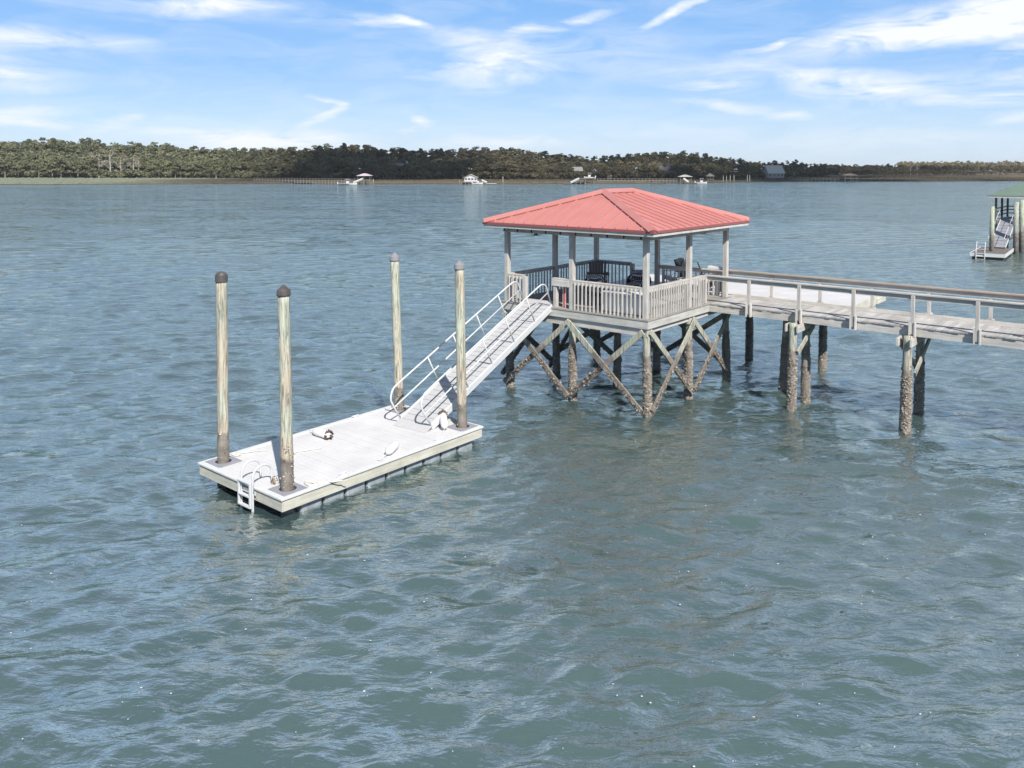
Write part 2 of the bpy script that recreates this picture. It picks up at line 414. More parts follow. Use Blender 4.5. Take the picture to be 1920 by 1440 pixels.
def leaf_mat(name, a, bcol, c):
    m, nt, b, N, L = mat(name)
    geo = N('ShaderNodeNewGeometry'); oi = N('ShaderNodeObjectInfo')
    v = objvec(nt); n = noise(nt, v, .55, 3)
    f = nmath(nt, 'ADD', nmath(nt, 'MULTIPLY', geo.outputs['Random Per Island'], .3), nmath(nt, 'MULTIPLY', n, .75))
    cc = ramp(nt, f, [(.2, a), (.5, bcol), (.85, c)])
    # greener growth on the left, grey brown growth along the middle of the shore
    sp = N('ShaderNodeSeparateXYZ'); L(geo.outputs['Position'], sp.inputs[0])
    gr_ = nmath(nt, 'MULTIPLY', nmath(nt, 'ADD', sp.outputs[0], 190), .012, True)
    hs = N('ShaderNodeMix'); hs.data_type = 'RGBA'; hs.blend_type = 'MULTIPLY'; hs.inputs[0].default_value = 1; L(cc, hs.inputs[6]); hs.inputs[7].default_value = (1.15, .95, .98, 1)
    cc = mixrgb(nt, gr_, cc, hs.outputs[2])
    br_ = nmath(nt, 'ADD', nmath(nt, 'MULTIPLY', oi.outputs['Random'], .5), .75)
    L(mixrgb(nt, 1.0, cc, br_, 'MULTIPLY'), b.inputs['Base Color'])
    b.inputs['Roughness'].default_value = .8; b.inputs['Specular IOR Level'].default_value = .2
    return m
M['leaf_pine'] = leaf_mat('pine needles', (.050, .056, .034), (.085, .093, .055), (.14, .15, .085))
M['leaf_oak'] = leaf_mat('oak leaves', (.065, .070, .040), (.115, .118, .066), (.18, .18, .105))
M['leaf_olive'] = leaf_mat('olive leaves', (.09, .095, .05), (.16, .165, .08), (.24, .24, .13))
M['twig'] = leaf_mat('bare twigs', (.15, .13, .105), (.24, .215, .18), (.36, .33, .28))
M['bark'] = plain('bark', (.20, .175, .15), .9, 0, .1, .3, 3)
M['pale_bark'] = plain('bleached bark', (.42, .38, .33), .9, 0, .1, .25, 3)

# marsh ground
m, nt, b, N, L = mat('marsh')
t = N('ShaderNodeTexCoord'); sp = N('ShaderNodeSeparateXYZ'); L(t.outputs['Object'], sp.inputs[0])
mm = N('ShaderNodeMapping'); mm.inputs['Scale'].default_value = (.012, .05, 1); L(t.outputs['Object'], mm.inputs[0])
n0 = noise(nt, mm.outputs[0], 1, 5, .6, .5)
mm2 = N('ShaderNodeMapping'); mm2.inputs['Scale'].default_value = (.3, .8, 1); L(t.outputs['Object'], mm2.inputs[0])
nfine = noise(nt, mm2.outputs[0], 1, 4, .7)
green = ramp(nt, nfine, [(.3, (.13, .145, .105)), (.7, (.21, .225, .165))])
gold = ramp(nt, nfine, [(.3, (.22, .175, .10)), (.7, (.32, .26, .155))])
brown = ramp(nt, nfine, [(.3, (.085, .068, .048)), (.7, (.15, .125, .085))])
zf_ = nmath(nt, 'ADD', nmath(nt, 'MULTIPLY', sp.outputs[2], 1.3), nmath(nt, 'MULTIPLY', nmath(nt, 'SUBTRACT', n0, .5), 1.6))
gg = mixrgb(nt, ramp(nt, zf_, [(1.0, (0, 0, 0)), (1.22, (1, 1, 1))]), green, gold)
xr = nmath(nt, 'MULTIPLY', nmath(nt, 'ADD', sp.outputs[0], nmath(nt, 'MULTIPLY', n0, 60)), 1)
cc = mixrgb(nt, ramp(nt, nmath(nt, 'MULTIPLY', nmath(nt, 'ADD', xr, 165), .02, True), [(0, (0, 0, 0)), (1, (1, 1, 1))]), gg, brown)
mud = (.055, .048, .040)
cc = mixrgb(nt, ramp(nt, nmath(nt, 'ADD', sp.outputs[2], nmath(nt, 'MULTIPLY', nfine, .15)), [(.22, (1, 1, 1)), (.36, (0, 0, 0))]), cc, mud)
L(cc, b.inputs['Base Color']); b.inputs['Roughness'].default_value = .95; b.inputs['Specular IOR Level'].default_value = .1
M['marsh'] = m

# ------------------------------------------------------------------ water surface (real waves near, flat far)
def water():
    th = np.concatenate([np.linspace(-180, -56, 50, endpoint=False), np.linspace(-56, -43, 40, endpoint=False), np.linspace(-43, 43, 760, endpoint=False), np.linspace(43, 56, 40, endpoint=False), np.linspace(56, 180, 50, endpoint=False)])
    th = np.radians(th); nt_ = len(th)
    rr = np.concatenate([[1.5, 3, 4.5], np.exp(np.linspace(math.log(6), math.log(120), 620)), np.exp(np.linspace(math.log(124), math.log(6000), 60))])
    nr = len(rr)
    RR, TH = np.meshgrid(rr, th, indexing='ij')
    X = RR * np.sin(TH); Y = RR * np.cos(TH); Z = np.zeros_like(X)
    g = np.random.default_rng(3)
    dr = np.gradient(rr)[:, None]
    for i in range(90):
        lam = math.exp(g.uniform(math.log(.26), math.log(3.2)))
        th0 = R((118, 97, 80)[i % 3])
        a = th0 + g.normal(0, .36)
        k = 2 * math.pi / lam
        amp = .0062 * lam ** .80 * (1.15 if lam < .7 else 1.3 if lam < 1.7 else .4)
        fade = np.clip((lam / (dr * 3.0) - 1) / 1.0, 0, 1)
        ph = g.uniform(0, 6.28)
        wob = .8 * np.sin(X * .21 + i) + .8 * np.sin(Y * .17 + i * 1.7)
        s = np.sin(k * (X * math.cos(a) + Y * math.sin(a)) + ph + wob * 1.3)
        s = 1 - 2 * (1 - (s + 1) / 2) ** .75 if i % 2 else s
        env = .45 + .75 * np.sin(X * g.uniform(.05, .3) + Y * g.uniform(.05, .3) + g.uniform(0, 6))
        Z += amp * fade * env * (s + .25 * s * s)
    V = np.stack([X, Y, Z], -1).reshape(-1, 3)
    i, j = np.meshgrid(np.arange(nr - 1), np.arange(nt_), indexing='ij')
    j2 = (j + 1) % nt_
    Fq = np.stack([i * nt_ + j, i * nt_ + j2, (i + 1) * nt_ + j2, (i + 1) * nt_ + j], -1).reshape(-1, 4)[:, ::-1]
    V = np.vstack([V, [[0, 0, 0]]]); c = len(V) - 1
    # centre fan as degenerate-free quads of pairs
    jj = np.arange(0, nt_ - 1, 2)
    fan = np.stack([np.full_like(jj, c), (jj + 2) % nt_, jj + 1, jj], -1)
    Fq = np.vstack([Fq, fan])
    o = np_mesh('water', V, Fq, M['water'], smooth=True)
    tag(o, kind='structure')
water()

# foam flecks
V = []; Fq = []
for i in range(330):
    if random.random() < .6:
        d = random.uniform(8.5, 22); u = random.uniform(-100, 2020)
    else:
        d = random.uniform(9, 40); u = random.gauss(1300, 350)
    if i % 3 == 0 and V:
        cx = V[-6][0] + random.gauss(0, .25); cy = V[-6][1] + random.gauss(0, .25)
    else:
        cx = (u - 960) / F_PX * d; cy = d
    rx = random.choice([.005, .006, .008, .009, .012, .018]); n = len(V); a0 = random.random() * 6
    for k in range(6):
        a = a0 + k * math.pi / 3; q = rx * random.uniform(.6, 1.1)
        V.append((cx + q * math.cos(a), cy + q * .8 * math.sin(a), .052))
    V += [(x, y, z + .006) for x, y, z in V[-6:]]
    Fq += [(n, n + 1, n + 7, n + 6), (n + 1, n + 2, n + 8, n + 7), (n + 2, n + 3, n + 9, n + 8), (n + 3, n + 4, n + 10, n + 9), (n + 4, n + 5, n + 11, n + 10), (n + 5, n, n + 6, n + 11),
           (n + 6, n + 7, n + 8, n + 9), (n + 9, n + 10, n + 11, n + 6)]
tag(np_mesh('foam_flecks', V, Fq, M['white_trim']), 'small white foam flecks drifting on the grey green water', 'foam', kind='stuff')

# ------------------------------------------------------------------ piles
def oyster_np(r_at, z0, z1, n, seed):
    """small shells standing off a round pile; r_at(z) gives axis point and radius"""
    g = np.random.default_rng(seed); V = []; Fq = []
    for i in range(n):
        z = z0 + (z1 - z0) * (g.random() ** 1.5 * 1.0 if i % 6 else g.random() * 1.18)
        cx, cy, r = r_at(z); a = g.random() * 6.283
        nrm = np.array([math.cos(a), math.sin(a), 0]); p = np.array([cx, cy, z]) + nrm * (r - .004)
        s = g.uniform(.014, .042); hgt = g.uniform(.010, .042)
        tg = np.array([-nrm[1], nrm[0], 0]); up = np.array([0, 0, 1.0])
        ang = g.random() * 6.283; t1 = tg * math.cos(ang) + up * math.sin(ang); t2 = -tg * math.sin(ang) + up * math.cos(ang)
        base = len(V)
        q = g.uniform(.3, .8)
        V += [p + t1 * s, p + t2 * s * q, p - t1 * s, p - t2 * s * q]
        tip = p + nrm * hgt + t1 * g.uniform(-.5, .5) * s
        V += [tip + t1 * s * .4, tip + t2 * s * .3, tip - t1 * s * .4, tip - t2 * s * .3]
        for k in range(4):
            Fq.append((base + k, base + (k + 1) % 4, base + 4 + (k + 1) % 4, base + 4 + k))
        Fq.append((base + 4, base + 5, base + 6, base + 7))
    return V, Fq
def pile(parent, pb, x0, y0, x1, y1, ztop, r0, r1, m, zo=1.35, n=420, seed=0, zbot=-1.2, name='pile', zo0=-.15, batter0=0.0):
    """tapered round pile from (x0,y0) at the water to (x1,y1) at its top; pb = base point subtracted"""
    def at(z):
        t = min(1, max(0, z / ztop))
        return x0 + (x1 - x0) * t, y0 + (y1 - y0) * t, r0 + (r1 - r0) * t
    mb = MB(); zs = [zbot + (ztop - zbot) * i / 26 for i in range(27)]; nn = 18; g = random.Random(seed)
    ph = [g.uniform(0, 6) for _ in range(3)]
    for z in zs:
        cx, cy, r = at(z)
        if z < zo: r += .008
        for k in range(nn):
            a = 2 * math.pi * k / nn
            q = r * (1 + .03 * math.sin(2 * a + ph[0] + z) + .02 * math.sin(3 * a + ph[1] - 1.7 * z) + g.uniform(-.012, .012))
            mb.v.append((cx + q * math.cos(a), cy + q * math.sin(a), z))
    for i in range(26):
        for k in range(nn):
            mb.f.append((i * nn + k, i * nn + (k + 1) % nn, (i + 1) * nn + (k + 1) % nn, (i + 1) * nn + k))
    mb.f.append(tuple(26 * nn + k for k in range(nn)))
    o = mb.build(name, m, parent, pb, smooth=True)
    if n:
        V, Fq = oyster_np(at, zo0, zo, int(n * 2.6), seed)
        V = [(v[0] - pb[0], v[1] - pb[1], v[2] - pb[2]) for v in V]
        c = np_mesh('oyster_crust', V, Fq, M['oyster'], o); c['kind'] = 'stuff'
    return o
def brace(parent, pb, a, b, seed=0, w=.05, h=.17, crust=True, zo=1.2, m=None):
    mb = MB(); mb.bar(a, b, w, h); o = mb.build('cross_brace', m or M['brace'], parent, pb)
    if crust:
        g = np.random.default_rng(seed + 99); V = []; Fq = []
        a_, b_ = np.array(a, float), np.array(b, float); L_ = np.linalg.norm(b_ - a_)
        for i in range(int(520 * L_)):
            t = g.random(); p = a_ + (b_ - a_) * t
            if p[2] > zo * g.uniform(.75, 1.05): continue
            p = p + g.normal(0, .038, 3); s = g.uniform(.012, .036); n = len(V)
            d = g.normal(0, 1, (3, 3)); d /= np.linalg.norm(d, axis=1)[:, None]
            V += [p + d[0] * s, p + d[1] * s, p - d[0] * s, p - d[1] * s, p + d[2] * s * .6]
            Fq += [(n, n + 1, n + 4, n + 4), (n, n + 1, n + 2, n + 3)]
        if V:
            V = [tuple(v - np.array(pb)) for v in V]
            me = bpy.data.meshes.new('oyster_crust'); me.from_pydata(V, [], [tuple(dict.fromkeys(f)) for f in Fq]); me.validate(); me.materials.append(M['oyster'])
            c = bpy.data.objects.new('oyster_crust', me); col.objects.link(c); c.parent = o; c['kind'] = 'stuff'
    return o

# ------------------------------------------------------------------ red roofed pavilion
ZF, ZR, S = 2.85, 3.75, 5.175
h2 = S / 2
pb = (0, 0, 0)
pv = dock_thing('dock_pavilion', 0, 0, 0, 'open wooden pavilion with a faded red metal hip roof standing on crossbraced piles', 'pavilion')
def planks(x0, x1, y0, y1, z0, z1, along, w=.14, gap=.006, jit=0.0):
    mb = MB(); g = random.Random(int(x0 * 31 + y0 * 17))
    a0, a1 = (y0, y1) if along == 'x' else (x0, x1)
    n = max(1, round((a1 - a0) / w)); w = (a1 - a0) / n
    for i in range(n):
        p, q = a0 + i * w + gap / 2, a0 + (i + 1) * w - gap / 2
        j0, j1 = g.uniform(-jit, jit), g.uniform(-jit, jit)
        dz = g.uniform(-.002, .002)
        if along == 'x': mb.box(x0 + j0, x1 + j1, p, q, z0, z1 + dz)
        else: mb.box(p, q, y0 + j0, y1 + j1, z0, z1 + dz)
    return mb
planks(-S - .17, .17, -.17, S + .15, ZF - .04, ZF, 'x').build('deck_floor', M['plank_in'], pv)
f = MB(); f.box(-S - .15, .15, -.15, -.11, ZF - .27, ZF - .043); f.build('fascia_board', M['fascia_x'], pv, bevel=.004)
f = MB(); f.box(.11, .15, -.105, S * .735, ZF - .27, ZF - .043); f.build('fascia_board', M['fascia_y'], pv, bevel=.004)
f = MB(); f.box(-S - .15, -S - .11, -.105, S + .1, ZF - .27, ZF - .043); f.build('fascia_board', M['fascia_y'], pv)
f = MB(); f.box(-S - .15, .15, S + .105, S + .145, ZF - .27, ZF - .043); f.build('fascia_board', M['fascia_x'], pv)
f = MB()
for i in range(9):
    x = -S + .1 + i * (S - .2) / 8
    f.box(x - .02, x + .02, -.105, S + .1, ZF - .26, ZF - .045)
f.build('joists', M['wood_y'], pv)
f = MB()
for y in (-.06, h2 - .12, h2 + .12, S - .12, S + .06): f.box(-S - .1, .1, y - .022, y + .022, ZF - .50, ZF - .265)
f.build('bearer_beams', M['wood_x'], pv)
f = MB(); f.box(.02, .065, -.03, S, ZF - .42, ZF - .272); f.build('edge_beam', M['wood_y'], pv)
# lower piles
grid = [(0, 0), (-h2, 0), (-S, 0), (0, h2), (-h2, h2), (-S, h2), (0, S), (-h2, S), (-S, S)]
for k, (x, y) in enumerate(grid):
    g = random.Random(k)
    dx, dy = g.uniform(-.05, .05), g.uniform(-.05, .05)
    front = x == 0 or y == 0
    pile(pv, pb, x + dx + .02, y + dy + .03, x, y + .02, ZF - .27, .118, .106, M['pile_green'], zo=1.45, n=620 if front else 300, seed=k + 1)
def X(a, b, off, k, top=2.45, low=.15):
    (ax_, ay_), (bx_, by_) = a, b
    ox, oy = off
    brace(pv, pb, (ax_ + ox, ay_ + oy, top), (bx_ + ox, by_ + oy, low), seed=k, zo=1.35)
    brace(pv, pb, (bx_ + ox * 1.45, by_ + oy * 1.45, top), (ax_ + ox * 1.45, ay_ + oy * 1.45, low), seed=k + 1, zo=1.35)
X((0, 0), (-h2, 0), (0, -.16), 10, 2.5, .2); X((-h2, 0), (-S, 0), (0, -.16), 12, 2.5, .2)
X((0, 0), (0, h2), (.16, 0), 14, 2.5, .2); X((0, h2), (0, S), (.16, 0), 16, 2.5, .3)
X((-S, 0), (-S, h2), (-.16, 0), 18, 2.4, .4); X((-S, h2), (-S, S), (-.16, 0), 20)
X((-h2, h2), (-S, h2), (0, .16), 22, 2.3, .7); X((-h2, S), (0, S), (0, .16), 24, 2.3, .5); X((-h2, S), (-S, S), (0, .16), 25, 2.3, .6)
# upper posts
for (x, y) in grid:
    if (x, y) == (-h2, h2): continue
    f = MB(); f.box(x - .075, x + .075, y - .075, y + .075, ZF + .001, 5.24); f.build('post', M['wood_z'], pv, bevel=.008)
for x, y, zt in [(-3.2, -.01, 3.70), (-4.42, -.01, 3.70), (0.0, 3.66, 3.71), (-3.6, S, 3.71)]:
    f = MB(); f.box(x - .06, x + .06, y - .06, y + .06, ZF + .001, zt); f.build('newel_post', M['wood_z'], pv, bevel=.006)
# railings
def railing(p, q, sp, axis, out, zt=ZR):
    (x0, y0), (x1, y1) = p, q
    f = MB()
    if axis == 'x': f.box(x0, x1, y0 - .08, y0 + .06, zt - .04, zt); f.box(x0, x1, y0 + out * .055 - .019, y0 + out * .055 + .019, zt - .14, zt - .042)
    else: f.box(x0 - .06, x0 + .08, y0, y1, zt - .04, zt); f.box(x0 + out * .055 - .019, x0 + out * .055 + .019, y0, y1, zt - .14, zt - .042)
    r = f.build('railing', M['wood_' + axis], pv, bevel=.004)
    Ln = abs(x1 - x0) + abs(y1 - y0); n = max(1, int(Ln / sp))
    for i in range(n):
        t = (i + .5) / n; jj = random.uniform(-.008, .008)
        x, y = x0 + (x1 - x0) * t, y0 + (y1 - y0) * t
        if axis == 'x': x += jj; y += out * .095
        else: y += jj; x += out * .095
        b_ = MB(); w = .019 * random.uniform(.9, 1.1)
        z0 = ZF + .004
        b_.box(x - w, x + w, y - w, y + w, z0, zt - .045)
        b_.build('baluster', M['wood_z'], r)
    return r
railing((-h2 + .08, 0), (-.08, 0), .135, 'x', -1)
railing((-S + .08, 0), (-4.49, 0), .135, 'x', -1)
railing((0, .08), (0, h2 - .08), .135, 'y', 1)
railing((0, h2 + .08), (0, 3.59), .135, 'y', 1)
railing((-S, .08), (-S, h2 - .08), .155, 'y', -1)
railing((-S, h2 + .08), (-S, S - .08), .155, 'y', -1)
railing((-S + .08, S), (-3.67, S), .155, 'x', 1)
railing((-h2 + .08, S), (-.08, S), .155, 'x', 1)
f = MB(); f.box(-3.3, -h2 - .08, -.09, .06, 3.715, 3.76); f.box(-3.3, -h2 - .08, -.095, -.055, 3.52, 3.712); f.build('railing', M['wood_x'], pv, bevel=.004)
# roof frame
EB, ET, OV = 5.29, 5.43, .55
f = MB()
f.box(-S - .09, .09, -.06, .0, 5.10, 5.34); f.box(-S - .09, .09, S, S + .06, 5.10, 5.34)
f.build('roof_beam', M['wood_x'], pv)
f = MB(); f.box(.02, .08, .005, S - .005, 5.10, 5.34); f.box(-S - .08, -S - .02, .005, S - .005, 5.10, 5.34); f.build('roof_beam', M['wood_y'], pv)
x0, x1, y0, y1 = -S - OV, OV, -OV, S + OV
rx, ra, rb_, rz = -S / 2, 1.79, 3.38, 6.41
rf = MB()
c = [(x0, y0, ET), (x1, y0, ET), (x1, y1, ET), (x0, y1, ET), (rx, ra, rz), (rx, rb_, rz)]
d_ = [(a, b_, z - .03) for a, b_, z in c]
rf.add(c + d_, [(0, 1, 4), (1, 2, 5, 4), (2, 3, 5), (3, 0, 4, 5), (7, 6, 10), (8, 7, 10, 11), (9, 8, 11), (6, 9, 11, 10), (0, 6, 7, 1), (1, 7, 8, 2), (2, 8, 9, 3), (3, 9, 6, 0)])
roof = rf.build('roof', M['roof'], pv)
def onface(x, y):  # roof height above a plan point
    zs = []
    zs.append(ET + (y - y0) / (ra - y0) * (rz - ET)); zs.append(ET + (y1 - y) / (y1 - rb_) * (rz - ET))
    zs.append(ET + (x1 - x) / (x1 - rx) * (rz - ET)); zs.append(ET + (x - x0) / (rx - x0) * (rz - ET))
    return min(zs)
sm = MB(); sp_ = .415
def seam(a, b):
    a = (a[0], a[1], onface(*a[:2]) + .017); b = (b[0], b[1], onface(*b[:2]) + .017)
    if (Vector(a) - Vector(b)).length > .15: sm.bar(a, b, .022, .036)
n = 15
for i in range(1, n):
    x = x0 + (x1 - x0) * i / n
    t = (x - x0) / (rx - x0) if x < rx else (x1 - x) / (x1 - rx)
    seam((x, y0 + .005), (x, y0 + (ra - y0) * t)); seam((x, y1 - .005), (x, y1 - (y1 - rb_) * t))
for i in range(1, n + 1):
    y = y0 + (y1 - y0) * (i - .5) / n
    if y < ra: t = (y - y0) / (ra - y0)
    elif y > rb_: t = (y1 - y) / (y1 - rb_)
    else: t = 1
    seam((x1 - .005, y), (x1 + (rx - x1) * t, y)); seam((x0 + .005, y), (x0 + (rx - x0) * t, y))
sm.build('standing_seams', M['roof'], roof)
rc = MB()
def hipcap(a, b, w=.16):
    a, b = Vector(a), Vector(b); d = (b - a).normalized(); r = d.cross(Vector((0, 0, 1))).normalized(); u = r.cross(d)
    dn = .045
    vs = []
    for p in (a, b): vs += [p + r * w - u * dn, p + u * .055, p - r * w - u * dn, p + r * w - u * (dn + .03), p - u * .02, p - r * w - u * (dn + .03)]
    rc.add(vs, [(0, 1, 7, 6), (1, 2, 8, 7), (0, 3, 4, 1), (1, 4, 5, 2), (6, 7, 10, 9), (7, 8, 11, 10), (0, 6, 9, 3), (2, 5, 11, 8)])
for cx, cy, ay_ in ((x0, y0, ra), (x1, y0, ra), (x1, y1, rb_), (x0, y1, rb_)):
    hipcap((cx, cy, ET + .05), (rx, ay_, rz + .05))
hipcap((rx, ra - .08, rz + .04), (rx, rb_ + .08, rz + .04), .19)
rc.build('hip_caps', M['roof'], roof)
dt = MB()
dt.box(x0 - .03, x1 + .03, y0 - .03, y0 - .003, ET - .075, ET - .004); dt.box(x0 - .03, x1 + .03, y1 + .003, y1 + .03, ET - .075, ET - .004)
dt.box(x1 + .003, x1 + .03, y0, y1, ET - .075, ET - .004); dt.box(x0 - .03, x0 - .003, y0, y1, ET - .075, ET - .004)
dt.build('drip_edge', M['roof_trim'], roof)
for bx_ in ((x0 + .002, x1 - .002, y0 + .003, y0 + .04, 'x'), (x0 + .002, x1 - .002, y1 - .04, y1 - .003, 'x'), (x1 - .04, x1 - .003, y0 + .042, y1 - .042, 'y'), (x0 + .003, x0 + .04, y0 + .042, y1 - .042, 'y')):
    f = MB(); f.box(*bx_[:4], EB - .03, ET - .035); f.build('eave_board', M['fascia_' + bx_[4]], pv)
f = MB()
for i in range(12):
    y = y0 + .3 + i * (y1 - y0 - .6) / 11
    ya = min(max(y, ra), rb_)
    t = 1 if ra <= y <= rb_ else ((y - y0) / (ra - y0) if y < ra else (y1 - y) / (y1 - rb_))
    for sx in (x0, x1):
        xe = sx + (rx - sx) * t * .97; xs = sx + (rx - sx) * .02
        f.bar((xs, y, onface(xs, y) - .10), (xe, y, onface(xe, y) - .10), .04, .12)
f.build('rafters', M['wood_x'], pv)

# string lights
sl = dock_thing('string_light', -h2, -.3, 5.1, 'string of dark bulbs hung under the front eave of the red roofed pavilion', 'string light')
pb2 = (-h2, -.3, 5.1)
pts = [(-S - .1 + (S + .2) * i / 60, -.3, 5.27 - .03 * abs(math.sin(i * math.pi / 60 * 10))) for i in range(61)]
MB().tube(pts, .006, 5).build('cord', M['bulb'], sl, pb2)
for i in range(10):
    x = -S + .1 + i * (S - .1) / 9
    MB().tube([(x, -.3, 5.26), (x, -.3, 5.21), (x, -.3, 5.205), (x, -.3, 5.17), (x, -.3, 5.14)], [.012, .014, .03, .034, .012], 8).build('bulb', M['bulb'], sl, pb2, smooth=True)
def caged_fan(x, y, label):
    t = dock_thing('caged_fan', x, y, 5.05, label, 'fan', 'caged fans under the pavilion roof')
    b0 = (x, y, 5.05)
    MB().tube([(x, y, 5.33), (x, y, 5.15)], .02, 6).build('mount_rod', M['black'], t, b0)
    MB().tube([(x, y, 5.15), (x, y, 5.14), (x, y, 5.02), (x, y, 4.99)], [.03, .065, .065, .03], 10).build('motor', M['black'], t, b0)
    g = MB()
    for k in range(8):
        a = k * math.pi / 4
        g.tube([(x + math.cos(a) * q, y + math.sin(a) * q, z) for q, z in ((.05, 5.18), (.15, 5.16), (.19, 5.08), (.15, 5.0), (.05, 4.98))], .005, 4)
    for q, z in ((.15, 5.16), (.19, 5.08), (.15, 5.0)):
        g.tube([(x + math.cos(a * math.pi / 8) * q, y + math.sin(a * math.pi / 8) * q, z) for a in range(17)], .005, 4, False)
    g.build('cage', M['black'], t, b0)
    for k in range(4):
        a = k * math.pi / 2 + .4
        MB().bar((x + math.cos(a) * .05, y + math.sin(a) * .05, 5.08), (x + math.cos(a) * .15, y + math.sin(a) * .15, 5.08), .06, .01).build('blade', M['black'], t, b0)
caged_fan(-4.35, .45, 'small black caged fan hanging under the left front corner of the red roof')
caged_fan(-.55, 4.5, 'small black caged fan hanging under the right side of the red roof')

# ------------------------------------------------------------------ walkway
wk = dock_thing('pier_walkway', 6, 4.5, 0, 'long weathered wooden pier walkway with plank railings running right from the pavilion', 'walkway')
wb_ = (6, 4.5, 0)
WY0, WY1, WX1 = 3.72, 5.34, 24
planks(.19, WX1, WY0 - .03, WY1 + .03, ZF - .04, ZF, 'y', .145, .008, .018).build('deck_boards', M['plank'], wk, wb_)
for y in (WY0 + .02, WY1 - .02):
    f = MB(); f.box(.16, WX1, y - .025, y + .025, ZF - .27, ZF - .044); f.build('stringer', M['wood_x'], wk, wb_)
f = MB(); f.box(.16, WX1, WY0 + .6, WY0 + .65, ZF - .25, ZF - .044); f.build('stringer', M['wood_x'], wk, wb_)
f = MB(); f.box(.16, WX1, WY1 - .05, WY1 - .01, ZF + .003, ZF + .12); f.build('kick_board', M['wood_x'], wk, wb_)
for y, m_ in ((WY0 + .02, M['wood_x']), (WY1 + .06, M['tan_rail'])):
    f = MB(); f.box(-.02 if y < 4 else -.5, WX1, y - .08, y + .09, ZR - .042, ZR); f.build('top_rail', m_, wk, wb_, bevel=.004)
    f = MB(); f.box(.07 if y < 4 else -.45, WX1, y - .02, y + .02, ZR - .17, ZR - .045); f.build('under_rail', M['wood_x'], wk, wb_)
for i in range(15):
    x = 1.5 + 1.555 * i
    if x > WX1: break
    for y, sg in ((WY0, -1), (WY1, 1)):
        f = MB(); o_ = y + sg * .045
        f.box(x - .045, x + .045, min(o_, o_ + sg * .09), max(o_, o_ + sg * .09), ZF - .2, ZR - .05)
        for dx in (-.066, .066):
            f.box(x + dx - .02, x + dx + .02, min(o_, o_ + sg * .12) , max(o_, o_ + sg * .12), ZF - .27, ZF + .14)
        f.build('rail_post', M['wood_z'], wk, wb_, bevel=.003)
for k, (xa, ya, xb, yb, zt, n_) in enumerate([(3.0, 3.28, 2.98, 3.40, 2.60, 620), (2.97, 4.5, 2.95, 4.55, 2.55, 300), (2.05, 5.05, 2.15, 5.1, 2.55, 260), (6.1, 3.32, 6.1, 3.46, 2.62, 700), (5.95, 5.4, 6.0, 5.25, 2.55, 300), (9.6, 3.35, 9.6, 3.45, 2.6, 300), (9.5, 5.4, 9.5, 5.3, 2.55, 200)]):
    pile(wk, wb_, xa, ya, xb, yb, zt, .125, .115, M['pile_green'], zo=1.55, n=n_, seed=40 + k)
for x in (2.98, 6.05, 9.55):
    f = MB(); f.bar((x - .17, 3.25, 2.46), (x - .17, 5.5, 2.46), .045, .22); f.bar((x + .17, 3.25, 2.46), (x + .17, 5.5, 2.46), .045, .22)
    f.build('cap_beam', M['wood_y'], wk, wb_)
brace(wk, wb_, (3.16, 3.3, 1.75), (3.2, 4.5, 2.4), crust=False, h=.14)
brace(wk, wb_, (6.3, 3.4, 1.6), (6.3, 5.3, 2.5), crust=False, h=.14)
brace(wk, wb_, (5.95, 5.3, 1.3), (5.9, 3.5, 2.4), crust=False, h=.14)

# side platform
pf = dock_thing('dock_platform', -.6, 7, 0, 'broad pale white decked platform behind the walkway and pavilion', 'dock platform')
pp = (-.6, 7, 0)
planks(-5.0, 3.86, 5.56, 8.86, ZF - .06, ZF - .02, 'x', .14, .005).build('deck_boards', M['float_deck'], pf, pp)
f = MB(); f.box(3.865, 3.905, 5.54, 9.05, ZF - .26, ZF + .02); f.box(3.905, 3.955, 8.3, 9.3, ZF - .22, ZF - .05); f.build('edge_board', M['cream_y'], pf, pp)
f = MB(); f.box(-5.0, 3.86, 8.865, 8.905, ZF - .26, ZF); f.build('edge_board', M['cream_x'], pf, pp)
f = MB()
for y in (5.7, 7.2, 8.7): f.box(-5.0, 3.86, y - .03, y + .03, ZF - .28, ZF - .062)
f.build('joists', M['wood_x'], pf, pp)
for k, (x, y) in enumerate([(2.05, 8.7), (-.6, 8.55), (-3.2, 8.5), (-4.9, 8.5)]):
    pile(pf, pp, x, y, x, y, ZF - .27, .13, .12, M['pile_green'], zo=1.5, n=320, seed=60 + k)

# white box on the walkway corner
bx = dock_thing('utility_box', -.4, 5.42, 3.76, 'flat white box fixed on the rail corner between pavilion and walkway', 'box')
f = MB(); f.box(-.68, -.1, 5.22, 5.5, 3.755, 3.84); f.build('lid', M['white_plastic'], bx, (-.4, 5.42, 3.76), bevel=.01)
f = MB(); f.box(-.64, -.14, 5.25, 5.47, 3.60, 3.753); f.build('body', M['white_plastic'], bx, (-.4, 5.42, 3.76), bevel=.01)
f = MB(); f.box(-.45, -.33, 5.32, 5.44, ZF, 3.598); f.build('post', M['wood_z'], bx, (-.4, 5.42, 3.76))

